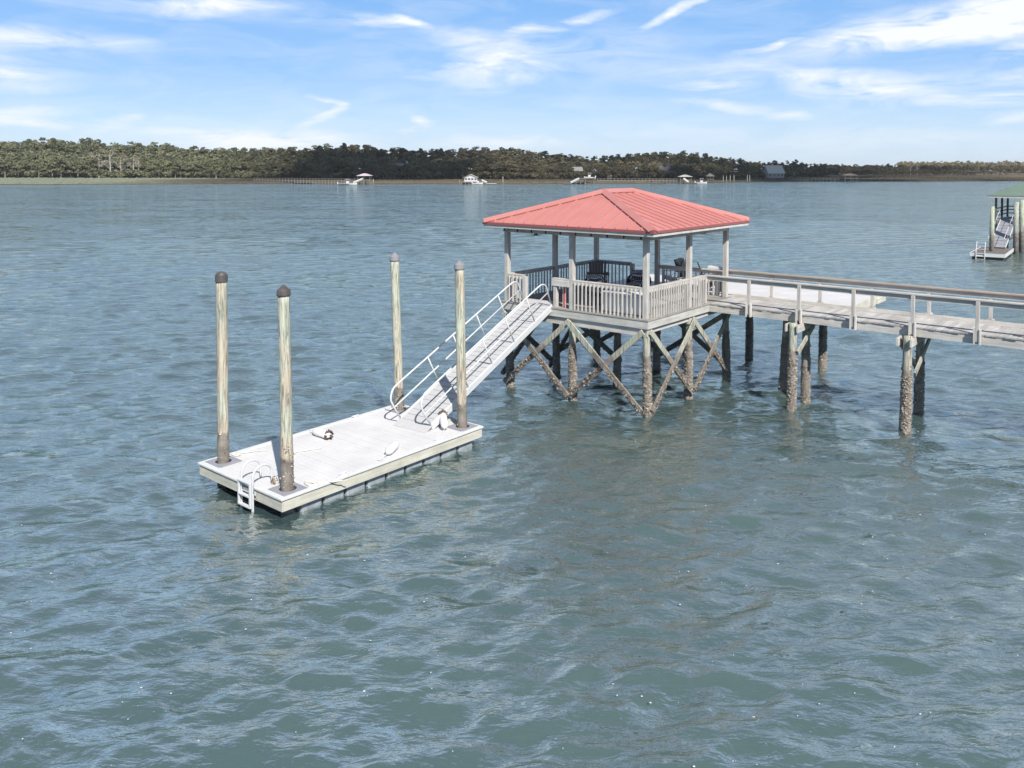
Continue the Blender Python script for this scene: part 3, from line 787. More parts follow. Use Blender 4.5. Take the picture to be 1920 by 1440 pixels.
# ------------------------------------------------------------------ floating dock
fx0, fx1, fy0, fy1 = -5.19, -2.01, -10.80, -4.78
ZD = .5
fl = dock_thing('floating_dock', -3.6, -7.8, 0, 'white topped rectangular floating dock at the foot of the gangway', 'floating dock')
fb = (-3.6, -7.8, 0)
dk = MB(); n = 42; w = (fy1 - fy0 - .24) / n
holes = [(-4.83, -10.42), (-2.36, -10.42), (-4.76, -5.12), (-2.38, -5.12)]
planks(fx0 + .13, fx1 - .13, fy0 + .13, fy1 - .13, ZD - .04, ZD - .004, 'x', .14, .004).build('deck', M['float_deck'], fl, fb)
tr = MB()
tr.box(fx0 - .03, fx1 + .03, fy0 - .03, fy0 + .125, ZD - .035, ZD + .012)
tr.build('edge_trim', M['white_trim'], fl, fb, bevel=.008)
tr = MB(); tr.box(fx0 - .03, fx1 + .03, fy1 - .125, fy1 + .03, ZD - .035, ZD + .012); tr.build('edge_trim', M['white_trim'], fl, fb, bevel=.008)
tr = MB(); tr.box(fx1 - .125, fx1 + .03, fy0 + .128, fy1 - .128, ZD - .035, ZD + .012); tr.build('edge_trim', M['white_trim'], fl, fb, bevel=.008)
tr = MB(); tr.box(fx0 - .03, fx0 + .125, fy0 + .128, fy1 - .128, ZD - .035, ZD + .012)
tr.build('edge_trim', M['white_trim'], fl, fb, bevel=.008)
for (a, b_, c_, d2, ax) in ((fx0, fx1, fy0, fy0 + .04, 'x'), (fx0, fx1, fy1 - .04, fy1, 'x'), (fx0, fx0 + .04, fy0 + .042, fy1 - .042, 'y'), (fx1 - .04, fx1, fy0 + .042, fy1 - .042, 'y')):
    f = MB(); f.box(a, b_, c_, d2, ZD - .27, ZD - .055); f.build('skirt_board', M['cream_' + ax], fl, fb, bevel=.004)
f = MB(); f.box(fx0 + .05, fx1 - .05, fy0 + .05, fy1 - .05, ZD - .2, ZD - .05); f.build('subframe', M['hole_shade'], fl, fb)
dl = (fy1 - fy0 - .7) / 9
for i in range(9):
    for xa, xb in ((fx1 - .95, fx1 - .12), (fx0 + .12, fx0 + .95)):
        f = MB(); f.box(xa, xb, fy0 + .55 + i * dl, fy0 + .55 + (i + 1) * dl - .06, -.35, ZD - .205)
        f.build('float_drum', M['drum'], fl, fb, bevel=.05)
f = MB(); f.box(fx0 + .4, fx1 - .4, fy0 + .42, fy0 + .5, -.35, .29); f.build('end_shade_panel', M['black'], fl, fb, bevel=.02)  # black panel: the shade over the drum ends is put into its colour
for (x, y) in holes:
    # square collar plate with round hole
    n = 32; mb = MB(); vs = []
    for z in (ZD + .002, ZD + .022):
        for k in range(n):
            a = 2 * math.pi * k / n; ca, sa = math.cos(a), math.sin(a); q = .29 / max(abs(ca), abs(sa))
            vs += [(x + q * ca, y + q * sa, z), (x + .18 * ca, y + .18 * sa, z)]
    fs = []
    for k in range(n):
        k2 = (k + 1) % n; A, B, C_, D = 2 * k, 2 * k + 1, 2 * k2 + 1, 2 * k2; Z_ = 2 * n
        fs += [(A + Z_, D + Z_, C_ + Z_, B + Z_), (A, A + Z_, B + Z_, B)[::-1] if False else (A, D, D + Z_, A + Z_), (B, B + Z_, C_ + Z_, C_)]
    mb.add(vs, fs); mb.build('pile_collar', M['collar'], fl, fb)
    hb = MB(); hb.tube([(x, y, ZD + .001), (x, y, ZD + .004)], .178, 24); hb.build('opening_shade', M['hole_shade'], fl, fb)  # flat dark disc on the closed deck, painted as shade inside the opening
# cleats
for x, y in ((fx1 - .09, -9.2), (fx1 - .09, -6.3), (fx0 + .09, -8.6), (fx0 + .09, -6.4)):
    f = MB(); f.tube([(x, y - .11, ZD + .06), (x, y + .11, ZD + .06)], .014, 6); f.box(x - .02, x + .02, y - .04, y + .04, ZD + .012, ZD + .055)
    f.build('cleat', M['alu'], fl, fb)
# boarding ladder
ld = MB(); ld.box(-3.42, -2.88, fy0 - .05, fy0 - .035, ZD - .14, ZD - .06)
lad = ld.build('ladder', M['alu'], fl, fb)
for x in (-3.36, -2.94):
    hoop = [(x, fy0 - .07, ZD - .1), (x, fy0 - .07, ZD + .20)]
    for k in range(9):
        a = math.pi * k / 8; hoop.append((x, fy0 + .16 - .23 * math.cos(a), ZD + .24 + .20 * math.sin(a)))
    hoop += [(x, fy0 + .39, ZD + .15), (x, fy0 + .39, ZD)]
    MB().tube(hoop, .024, 8).build('grab_rail', M['alu'], lad, fb, smooth=True)
    f = MB(); f.box(x - .02, x + .02, fy0 - .10, fy0 - .06, -.2, ZD + .16); f.box(x - .02, x + .02, fy0 - .16, fy0 - .115, .1, ZD + .14)
    f.build('side_rail', M['alu'], lad, fb, bevel=.004)
for z, y in ((ZD + .12, -.14), (ZD - .16, -.14), (.12, -.14), (-.1, -.09)):
    f = MB(); f.box(-3.34, -2.96, fy0 + y - .03, fy0 + y + .05, z - .012, z + .012); f.build('rung', M['alu'], lad, fb)

# guide piles
for k, (x, y) in enumerate(holes):
    lean = [(-.06, .02), (.04, .02), (.12, .05), (.06, .04)][k]
    lbl = ['guide pile with dark cap at the left corner of the floating dock', 'guide pile with dark cap beside the swim ladder nearest the viewer',
           'guide pile with grey cap behind the foot of the gangway', 'guide pile with grey cap in front of the gangway by the white bumper'][k]
    t = dock_thing('guide_pile', x, y, 0, 'tall greenish ' + lbl, 'mooring pile', 'guide piles of the floating dock')
    gb = (x, y, 0); xt, yt = x + lean[0] * -1, y - lean[1]
    ZT = [4.72, 4.62, 4.70, 4.66][k]
    pile(t, gb, x, y, xt, yt, ZT, .128, .118, M['pile_guide'], zo=[1.0, 1.35, .95, .7][k], n=[25, 80, 70, 12][k], seed=80 + k, name='shaft')
    cp = MB()
    if k == 0: cp.tube([(xt, yt, ZT - .10), (xt, yt, ZT + .05), (xt, yt, ZT + .10), (xt, yt, ZT + .13)], [.140, .136, .10, .03], 20)
    else: cp.tube([(xt, yt, ZT - .08), (xt, yt, ZT - .06), (xt, yt, ZT + .04), (xt, yt, ZT + .15)], [.138, .146, .136, .012], 20)
    cp.build('cap', M['cap'] if k < 2 else M['cap_pale'], t, gb)

# ------------------------------------------------------------------ gangway
B0, B1 = Vector((-3.33, -5.86, .62)), Vector((-3.82, -.17, 2.86))
gw = dock_thing('gangway', B0.x, B0.y, .5, 'grey aluminium gangway with white pipe handrails sloping from pavilion down to float', 'gangway')
gb = (B0.x, B0.y, .5)
ax3 = (B1 - B0); LG = ax3.length; T = ax3.normalized(); Rt = T.cross(Vector((0, 0, 1))).normalized(); Up = Rt.cross(T)
def G(t, s, h): return B0 + T * t + Rt * s + Up * h      # along, sideways (+ = near side), up
WD = .52
dk = MB()
n = 14
for i in range(n):
    a, b_ = i * LG / n + .006, (i + 1) * LG / n - .006
    for s0, s1 in ((-WD + .05, -.004), (.004, WD - .05)):
        dk.bar(G(a, (s0 + s1) / 2, .0), G(b_, (s0 + s1) / 2, .0), s1 - s0, .03, Up)
dk.build('deck_panels', M['alu_deck'], gw, gb)
cl_ = MB()
for i in range(1, 28): cl_.bar(G(i * LG / 28, -WD + .08, .018), G(i * LG / 28, WD - .08, .018), .012, .008, Up)
cl_.build('tread_strips', M['collar'], gw, gb)
for s in (-WD, WD):
    f = MB(); f.bar(G(-.02, s, -.045), G(LG + .05, s, -.045), .06, .17, Up); f.build('side_beam', M['alu'], gw, gb, bevel=.005)
f = MB()
for i in range(8): f.bar(G(i * LG / 7.2 + .05, -WD, -.09), G(i * LG / 7.2 + .05, WD, -.09), .05, .06, Up)
f.build('cross_members', M['alu'], gw, gb)
f = MB(); f.bar(G(-.30, 0, -.02), G(.0, 0, -.005), 2 * WD + .06, .03, Up); f.build('landing_flap', M['alu_deck'], gw, gb)
f = MB(); f.bar(G(-.29, -WD - .02, -.085), G(-.29, WD + .02, -.085), .03, .10, Up); f.build('end_plate', M['alu'], gw, gb)
f = MB(); f.bar(G(LG, 0, .02), G(LG + .35, 0, -.05 + .02), 2 * WD - .02, .02, Up); f.build('top_flap', M['alu_deck'], gw, gb)
for s in (-WD, WD):
    hr = .92
    path = [G(.0, s, -.02), G(-.12, s, .45)]
    for k in range(1, 6):
        a = k / 6 * math.pi / 2; path.append(G(-.16 + .34 * (1 - math.cos(a)), s, .58 + (hr - .58) * math.sin(a)))
    path.append(G(.5, s, hr))
    path += [G(LG - .55, s, hr)]
    for k in range(1, 7):
        a = k / 6 * math.pi / 2; path.append(G(LG - .4 + .38 * math.sin(a), s, hr - .25 * (1 - math.cos(a))))
    e = G(LG - .02, s, 0); path.append(Vector((e.x, e.y, e.z + .12)))
    MB().tube(path, .024, 8).build('handrail', M['alu'], gw, gb, smooth=True)
    MB().tube([G(-.1, s, .42), G(LG - .03, s, .50)], .02, 8).build('mid_rail', M['alu'], gw, gb, smooth=True)
    for t in (.27, .46, .65, .84):
        MB().tube([G(LG * t, s, .0), G(LG * t - .14, s, hr)], .019, 8).build('stanchion', M['alu'], gw, gb, smooth=True)
for s in (-.42, .42):
    p = G(-.1, s, -.11); f = MB(); f.tube([(p.x - .03, p.y, p.z - .0), (p.x + .03, p.y, p.z)], .04, 12); f.build('roller_wheel', M['black'], gw, gb)

# ------------------------------------------------------------------ things lying on the float
def fender(x, y, rz, tilt, label, dirty):
    t = empty('dock_bumper', W(x, y, ZD + (.11 if not tilt else .2)), -PHI + rz, label, 'bumper', 'white bumpers lying on the floating dock')
    t.rotation_euler = (0, tilt, -PHI + rz)
    prof = [(-.32, .015), (-.30, .05), (-.25, .085), (-.15, .10), (.15, .10), (.25, .085), (.30, .05), (.32, .015)]
    MB().tube([(a, 0, 0) for a, r in prof], [r for a, r in prof], 14).build('body', M['white_plastic'], t, smooth=True)
    MB().tube([(.31, 0, 0), (.37, 0, .01), (.40, 0, -.03)], .02, 6).build('eye', M['brown_growth' if dirty else 'white_plastic'], t, smooth=True)
    if dirty:
        V, Fq = oyster_np(lambda z: (0, 0, .1), 0, .09, 60, 5)
        V = [(z_ + .22, a, b_) for a, b_, z_ in V]
        c_ = np_mesh('dried_growth', V, Fq, M['brown_growth'], t)
    MB().tube([(-.32, 0, -.02), (-.40, .06, -.08), (-.52, .05, -.095), (-.6, .15, -.095), (-.72, .12, -.095)], .009, 5).build('line', M['rope'], t, smooth=True)
    return t
fender(-4.5, -7.95, R(2), 0, 'white bumper with brown growth on one end lying at the far edge of the float', True)
fender(-2.35, -7.55, R(118), 0, 'clean white bumper lying near the front edge of the float', False)
fender(-2.68, -5.5, R(140), R(-16), 'white bumper with rusty brown top leaning against the guide pile by the gangway', True)
def rope_pile(cx, cy, r, label, seed):
    g = random.Random(seed)
    t = dock_thing('rope_coil', cx, cy, ZD, label, 'rope', 'dock lines lying on the float')
    pts = []
    for i in range(60):
        a = i * .45; q = r * (.4 + .6 * i / 60)
        pts.append((cx + q * math.cos(a) + g.uniform(-.01, .01), cy + q * .5 * math.sin(a), ZD + .02 + .012 * (i % 14 == 0)))
    for i in range(12): pts.append((pts[-1][0] + g.uniform(.0, .05), pts[-1][1] + g.uniform(.02, .07), ZD + .02))
    MB().tube(pts, .012, 5).build('line', M['rope'], t, (cx, cy, ZD), smooth=True)
rope_pile(-5.02, -10.0, .16, 'bleached rope lying beside the left guide pile on the far edge of the float', 1)
rope_pile(-2.2, -9.95, .22, 'tangle of pale rope just behind the guide pile nearest the viewer', 2)
rope_pile(-5.0, -5.3, .16, 'bleached rope at the back corner of the float under the gangway rail', 3)
rope_pile(-4.1, -9.1, .12, 'thin white rope end lying in the middle of the float deck', 4)
bk = dock_thing('oyster_clump', -2.86, -10.4, ZD, 'pale shell clump lying against the base of the nearest guide pile', 'shells')
V, Fq = oyster_np(lambda z: (0, 0, .07 * (1 - z / .15)), 0, .12, 90, 9)
np_mesh('shells', V, Fq, M['oyster'], bk)

# ------------------------------------------------------------------ furniture in the pavilion
def wbox(parent, name, m_, boxes, bev=0):
    f = MB()
    for b_ in boxes: f.box(*b_)
    return f.build(name, m_, parent, bevel=bev)
bx = dock_thing('dock_box', -.95, .5, ZF, 'white plastic dock box standing behind the front railing of the pavilion', 'storage box')
wbox(bx, 'body', M['white_plastic'], [(-.72, .72, -.28, .28, .02, .54)], .03)
wbox(bx, 'lid', M['white_plastic'], [(-.76, .76, -.32, .32, .545, .61)], .025)
wbox(bx, 'latch', M['alu'], [(-.05, .05, -.335, -.322, .46, .57)])
for x in (-.55, .55): wbox(bx, 'hinge', M['alu'], [(x - .04, x + .04, .322, .335, .5, .57)])

def club_chair(x, y, rz, label):
    t = empty('swivel_chair', W(x, y, ZF), -PHI + rz, label, 'chair', 'black swivel chairs in the pavilion')
    MB().tube([(0, 0, .01), (0, 0, .03), (0, 0, .05), (0, 0, .25)], [.3, .3, .06, .05], 16).build('base', M['black'], t)
    # round shell
    mb = MB(); n = 20
    for i, (q, z) in enumerate(((.10, .24), (.30, .27), (.40, .40))):
        for k in range(n): a = 2 * math.pi * k / n; mb.v.append((q * math.cos(a), q * math.sin(a), z))
    for i in range(2):
        for k in range(n): mb.f.append((i * n + k, i * n + (k + 1) % n, (i + 1) * n + (k + 1) % n, (i + 1) * n + k))
    mb.build('shell', M['black'], t, smooth=True)
    mb = MB(); n = 15
    for i in range(n):
        a = R(20 + 140 * i / (n - 1)); w = math.sin(math.pi * i / (n - 1)) ** .5
        zt = .52 + .30 * w
        for q, z in ((.38, .36), (.45, zt), (.39, zt + .015), (.34, .40)): mb.v.append((q * math.cos(a), q * math.sin(a), z))
    for i in range(n - 1):
        for k in range(4): mb.f.append((i * 4 + k, i * 4 + (k + 1) % 4, i * 4 + 4 + (k + 1) % 4, i * 4 + 4 + k))
    mb.f += [(0, 1, 2, 3), tuple((n - 1) * 4 + k for k in (3, 2, 1, 0))]
    mb.build('backrest', M['black'], t, smooth=True)
    MB().tube([(0, -.02, .38), (0, -.02, .41), (0, -.02, .49), (0, -.02, .52)], [.30, .34, .34, .28], 18).build('seat_cushion', M['pattern'], t, smooth=True)
    mb = MB()
    for sx in range(7):
        for sz in range(5):
            u_ = -1 + sx / 3; v_ = -1 + sz / 2; th_ = .09 * (1 - u_ ** 4) * (1 - v_ ** 4)
            mb.v.append((u_ * .31, .27 + v_ * .05 - .5 * abs(u_) ** 2 * .12 + 0 - th_, .70 + v_ * .20))
            mb.v.append((u_ * .31, .27 + v_ * .05 - .5 * abs(u_) ** 2 * .12 + th_ + .01, .70 + v_ * .20))
    for i in range(6):
        for j in range(4):
            a = (i * 5 + j) * 2; b_ = a + 2; c_ = a + 12; d2 = a + 10
            mb.f += [(a, d2, c_, b_), (a + 1, b_ + 1, c_ + 1, d2 + 1)]
    mb.build('back_cushion', M['pattern'], t, smooth=True)
    return t
club_chair(-2.15, 3.15, R(22), 'black round swivel chair with black and white patterned cushions in the middle of the pavilion')
club_chair(-2.55, 1.35, R(60), 'dark swivel chair seen through the front railing left of the white dock box')

def adirondack(x, y, rz, m_, label, z=ZF, name='armchair', cat='chair', group=None):
    t = empty(name, W(x, y, z), -PHI + rz, label, cat, group)
    for i in range(6):
        u_ = -.24 + i * .096
        f = MB(); f.bar((u_, .22, .30), (u_ * 1.12, .48, 1.0 - abs(u_) * .22), .084, .02, (0, -1, 0)); f.build('back_slat', m_, t)
    f = MB()
    for i in range(6): f.box(-.27, .27, -.30 + i * .088, -.225 + i * .088, .37 - i * .022, .39 - i * .022)
    f.build('seat', m_, t)
    for sx in (-1, 1):
        wbox(t, 'armrest', m_, [(sx * .33 - .065, sx * .33 + .065, -.36, .36, .58, .605)], .005)
        wbox(t, 'front_leg', m_, [(sx * .30 - .018, sx * .30 + .018, -.34, -.24, 0, .578)])
        f = MB(); f.bar((sx * .27, -.32, .34), (sx * .27, .45, .05), .022, .1); f.build('rear_leg', m_, t)
    wbox(t, 'back_brace', m_, [(-.30, .30, .36, .38, .5, .57)])
    return t
adirondack(-4.15, 3.75, R(35), M['dark_wood'], 'weathered grey wooden slatted armchair in the far left corner of the pavilion')
adirondack(-2.75, 6.5, R(-60), M['greyplastic'], 'pale grey armchair on the white platform seen past the front corner post')
adirondack(-2.15, 6.75, R(75), M['black'], 'tall backed black armchair on the white platform behind the right railing')
adirondack(-1.05, 6.3, R(120), M['black'], 'black armchair by the white utility box at the pavilion corner')
st = dock_thing('side_table', -1.45, 2.2, ZF, 'small black side table between the patterned swivel chairs', 'table')
MB().tube([(0, 0, .46), (0, 0, .49)], .25, 20).build('table_top', M['black'], st)
MB().tube([(0, 0, .0), (0, 0, .03), (0, 0, .04), (0, 0, .46)], [.18, .18, .03, .03], 12).build('pedestal', M['black'], st)
rp = dock_thing('safety_pole', -2.92, .06, ZF, 'upright red and white pole leaning inside the short railing by the gangway', 'pole')
for dx in (-.05, .05): MB().tube([(dx, 0, 0), (dx, .0, .76)], .018, 6).build('white_tube', M['white_plastic'], rp)
MB().tube([(0, -.01, .04), (0, -.01, .72)], .028, 8).build('red_tube', M['red'], rp)


# ------------------------------------------------------------------ neighbouring green roofed pavilion (right, about 70 m off)
SG = 6.0
gl = Vector((42.6, 71.5)); GP = (gl.x + CF * SG, gl.y - SF * SG, 0)
gp = empty('green_pavilion', GP, -PHI, 'wooden dock pavilion with a green metal hip roof at the right edge of the view', 'pavilion')
GF, GE = 2.66, 4.80
planks(-SG - .1, .1, -.1, SG + .1, GF - .05, GF, 'x').build('deck_floor', M['plank'], gp)
f = MB(); f.box(-SG - .12, .12, -.14, -.101, GF - .28, GF - .052); f.build('fascia_board', M['far_wood'], gp)
f = MB(); f.box(.101, .14, -.1, SG, GF - .28, GF - .052); f.build('fascia_board', M['far_wood'], gp)
rf = MB()
a0, a1, b0, b1, ez, pz = -SG - .6, .6, -.6, SG + .6, GE, 6.45
cs = [(a0, b0, ez), (a1, b0, ez), (a1, b1, ez), (a0, b1, ez), (-SG / 2, 2.4, pz), (-SG / 2, 3.6, pz)]
rf.add(cs + [(a, b_, z - .05) for a, b_, z in cs], [(0, 1, 4), (1, 2, 5, 4), (2, 3, 5), (3, 0, 4, 5), (7, 6, 10), (8, 7, 10, 11), (9, 8, 11), (6, 9, 11, 10), (0, 6, 7, 1), (1, 7, 8, 2), (2, 8, 9, 3), (3, 9, 6, 0)])
rf.build('roof', M['green_roof'], gp)
f = MB(); f.box(a0 + .02, a1, b0 + .02, b0 + .06, ez - .2, ez - .055); f.build('eave_board', M['wood_x'], gp)
f = MB(); f.box(a0 + .02, a0 + .06, b0 + .07, b1, ez - .2, ez - .055); f.build('eave_board', M['wood_y'], gp)
f = MB(); f.box(a1 - .06, a1 - .02, b0 + .07, b1, ez - .2, ez - .055); f.build('eave_board', M['wood_y'], gp)
for (x, y) in [(0, 0), (-3, 0), (-SG, 0), (0, 3), (0, SG), (-3, SG), (-SG, SG), (-SG, 3)]:
    f = MB(); f.box(x - .08, x + .08, y - .08, y + .08, GF, GE - .1); f.build('post', M['dark_wood'], gp)
    f = MB(); f.tube([(x, y, -1), (x, y, GF - .28)], .15, 10); f.build('pile', M['pile_green'], gp)
def grail(p, q):
    f = MB()
    for z in (.35, .68, .98): f.bar((*p, GF + z), (*q, GF + z), .05, .09)
    f.build('railing', M['dark_wood'], gp)
grail((-4.3, 0), (-3.1, 0)); grail((-2.9, 0), (-.1, 0)); grail((0, .1), (0, 2.9)); grail((0, 3.1), (0, 5.9)); grail((-SG, .1), (-SG, 2.9)); grail((-SG, 3.1), (-SG, 5.9)); grail((-5.9, SG), (-3.1, SG)); grail((-2.9, SG), (-.1, SG))
for a, b_ in (((-SG, -.1, 2.2), (-3, -.1, .3)), ((-3, -.15, 2.2), (-SG, -.15, .3)), ((-3, -.1, 2.2), (0, -.1, .3)), ((0, -.15, 2.2), (-3, -.15, .3)), ((-SG - .1, 0, 2.2), (-SG - .1, 3, .3))):
    f = MB(); f.bar(a, b_, .05, .16); f.build('cross_brace', M['far_wood'], gp)
c0, c1 = Vector((37.5, 66.0)), Vector((38.4, 63.2))
L_ = math.hypot(3.7, 4.95); ang = math.atan2(4.95, 3.7)
gf = empty('small_float', (38.4, 63.15, 0), ang, 'small grey topped float with white edge boards below the green roofed pavilion', 'floating dock')
f = MB(); f.box(0, L_, 0, 2.35, .34, .44); f.build('deck', M['dark_wood'], gf)
f = MB(); f.box(-.04, L_, -.05, -.003, .2, .47); f.build('edge_board', M['white_trim'], gf)
f = MB(); f.box(-.05, -.003, 0, 2.4, .2, .47); f.build('edge_board', M['white_trim'], gf)
f = MB(); f.box(-.03, L_, 2.353, 2.4, .2, .47); f.build('edge_board', M['white_trim'], gf)
for i in range(4): f = MB(); f.box(.1 + i * 1.5, 1.45 + i * 1.5, .1, 2.25, -.3, .335); f.build('float_drum', M['black'], gf)
lad = MB()
for y in (1.35, 1.95): lad.bar((-.09, y, -.1), (-.09, y, .5), .06, .06); lad.bar((-.09, y, .5), (.32, y, 1.35), .05, .05)
for z in (0, .22, .44): lad.bar((-.09, 1.35, z), (-.09, 1.95, z), .05, .03)
for k in (.3, .6, .95): lad.bar((-.09 + .41 * k, 1.35, .5 + .85 * k), (-.09 + .41 * k, 1.95, .5 + .85 * k), .04, .03)
lad.build('ladder', M['alu'], gf)
q0, q1 = Vector((41.15, 68.6, .52)), Vector((44.0, 70.05, 2.64))
q0 = Vector((40.9, 68.3, .52)); q1 = Vector((43.3, 70.8, 2.70))
gg2 = empty('small_gangway', tuple(q0), 0, 'grey gangway with white handrails climbing to the green roofed pavilion', 'gangway')
d3 = (q1 - q0); T2 = d3.normalized(); R2 = T2.cross(Vector((0, 0, 1))).normalized(); U2 = R2.cross(T2); L3 = d3.length
f = MB(); f.bar((0, 0, 0), tuple(d3), 1.1, .06, U2); f.build('deck_panels', M['collar'], gg2)
f = MB()
for k in range(1, 9): q_ = T2 * (L3 * k / 9) + U2 * .035; f.bar(tuple(q_ - R2 * .5), tuple(q_ + R2 * .5), .04, .02, U2)
f.build('tread_strips', M['cap_pale'], gg2)
for s in (-.58, .58):
    f = MB(); f.bar(tuple(R2 * s), tuple(d3 + R2 * s), .05, .15, U2); f.build('side_beam', M['alu'], gg2)
    for hh in (.92,):
        MB().tube([tuple(R2 * s + U2 * hh), tuple(d3 + R2 * s + U2 * hh)], .02, 6).build('handrail', M['alu'], gg2)
    for k in range(5): MB().tube([tuple(R2 * s + T2 * (L3 * k / 4)), tuple(R2 * s + T2 * (L3 * k / 4) + U2 * .92)], .015, 6).build('stanchion', M['alu'], gg2)
for k, (x, y, zt, r_, lb) in enumerate([(38.94, 65.83, 4.1, .17, 'grey guide pile standing in the small float by the green roofed pavilion'), (42.35, 68.2, 4.35, .19, 'thick pale pile to the right of the small gangway, nearest the viewer'),
                                  (43.6, 69.4, 4.5, .19, 'thick pale pile in front of the green roofed pavilion railing'), (44.6, 69.2, 4.45, .19, 'thick pale pile at the picture edge under the green roof')]):
    t = empty('mooring_pile', (x, y, 0), 0, lb, 'mooring pile', 'piles by the green roofed pavilion')
    MB().tube([(0, 0, -1), (0, 0, zt * .5), (0, 0, zt)], [r_ * 1.08, r_, r_ * .95], 12).build('shaft', M['pile_green'], t, smooth=True)

# ------------------------------------------------------------------ far shore: land
U_ = [-1400, -600, 0, 300, 480, 700, 960, 1200, 1330, 1440, 1560, 1700, 1920, 2500, 3400]
DS = [250, 300, 360, 372, 388, 379, 378, 385, 410, 437, 445, 449, 470, 520, 560]      # water's edge
DT = [450, 500, 534, 525, 500, 475, 456, 470, 480, 505, 600, 640, 690, 760, 800]      # first trees
def ds(u): return float(np.interp(u, U_, DS))
def dtf(u): return float(np.interp(u, U_, DT))
us = np.arange(-1400, 3401, 10.0)
V = []; rows = 22
for j, u in enumerate(us):
    s_, t_ = ds(u) + 1.6 * math.sin(u * .05) + 1.0 * math.sin(u * .17 + 1), dtf(u)
    for i in range(rows):
        q = i / (rows - 1)
        if i < 5: d = s_ + i * .8; z = [-.6, -.15, .22, .42, .5][i]
        elif i < 14: d = s_ + 4 + (t_ - s_ - 4) * (i - 4) / 10; z = .5 + .6 * (i - 4) / 10
        else: d = t_ + (i - 13) ** 2 * 25 + 3; z = 1.15 + .35 * (i - 13) / 8
        V.append(((u - 960) / F_PX * d, d, z))
Fq = []
for j in range(len(us) - 1):
    for i in range(rows - 1):
        a = j * rows + i; Fq.append((a, a + rows, a + rows + 1, a + 1))
tag(np_mesh('marsh_bank', V, Fq, M['marsh'], smooth=True), kind='structure')
# marsh grass tufts along the bank: uncountable
g = np.random.default_rng(21); V = []; Fq = []
for i in range(14000):
    u = g.uniform(-120, 2040); s_, t_ = ds(u), dtf(u)
    d = s_ + 4 + (t_ - s_ - 8) * g.random() ** 1.5
    z = .5 + .6 * (d - s_ - 4) / (t_ - s_); x = (u - 960) / F_PX * d
    h = g.uniform(.2, .55); w = g.uniform(.3, .9); a = g.normal(0, .5); n = len(V)
    V += [(x - w * math.cos(a), d - w * math.sin(a), z - .05), (x + w * math.cos(a), d + w * math.sin(a), z - .05), (x + w * .7 * math.cos(a) + .1, d + .15, z + h), (x - w * .7 * math.cos(a), d + .1, z + h * .8)]
    Fq.append((n, n + 1, n + 2, n + 3))
tag(np_mesh('marsh_grass', V, Fq, M['marsh']), 'low marsh grass covering the far bank', 'grass', kind='stuff')

# ------------------------------------------------------------------ trees
def clumps_mesh(g, centres, radii, n_per, leaf):
    V = []; 
    for c, r in zip(centres, radii):
        d = g.normal(0, 1, (n_per, 3)); d /= np.linalg.norm(d, axis=1)[:, None]
        d[:, 2] = np.abs(d[:, 2]) * .9 - .25 * (g.random(n_per) < .35)
        d /= np.linalg.norm(d, axis=1)[:, None]
        p = np.asarray(c) + d * (np.asarray(r) * g.uniform(.72, 1.08, (n_per, 1)))
        nrm = d + g.normal(0, .45, (n_per, 3)); nrm /= np.linalg.norm(nrm, axis=1)[:, None]
        t1 = np.cross(nrm, g.normal(0, 1, (n_per, 3))); t1 /= np.linalg.norm(t1, axis=1)[:, None]
        t2 = np.cross(nrm, t1); s = leaf * g.uniform(.5, 1.15, (n_per, 1))
        quad = np.stack([p + t1 * s, p + t2 * s * .7, p - t1 * s, p - t2 * s * .8], 1)
        V.append(quad.reshape(-1, 3))
    V = np.vstack(V); Fq = np.arange(len(V)).reshape(-1, 4)
    return V, Fq
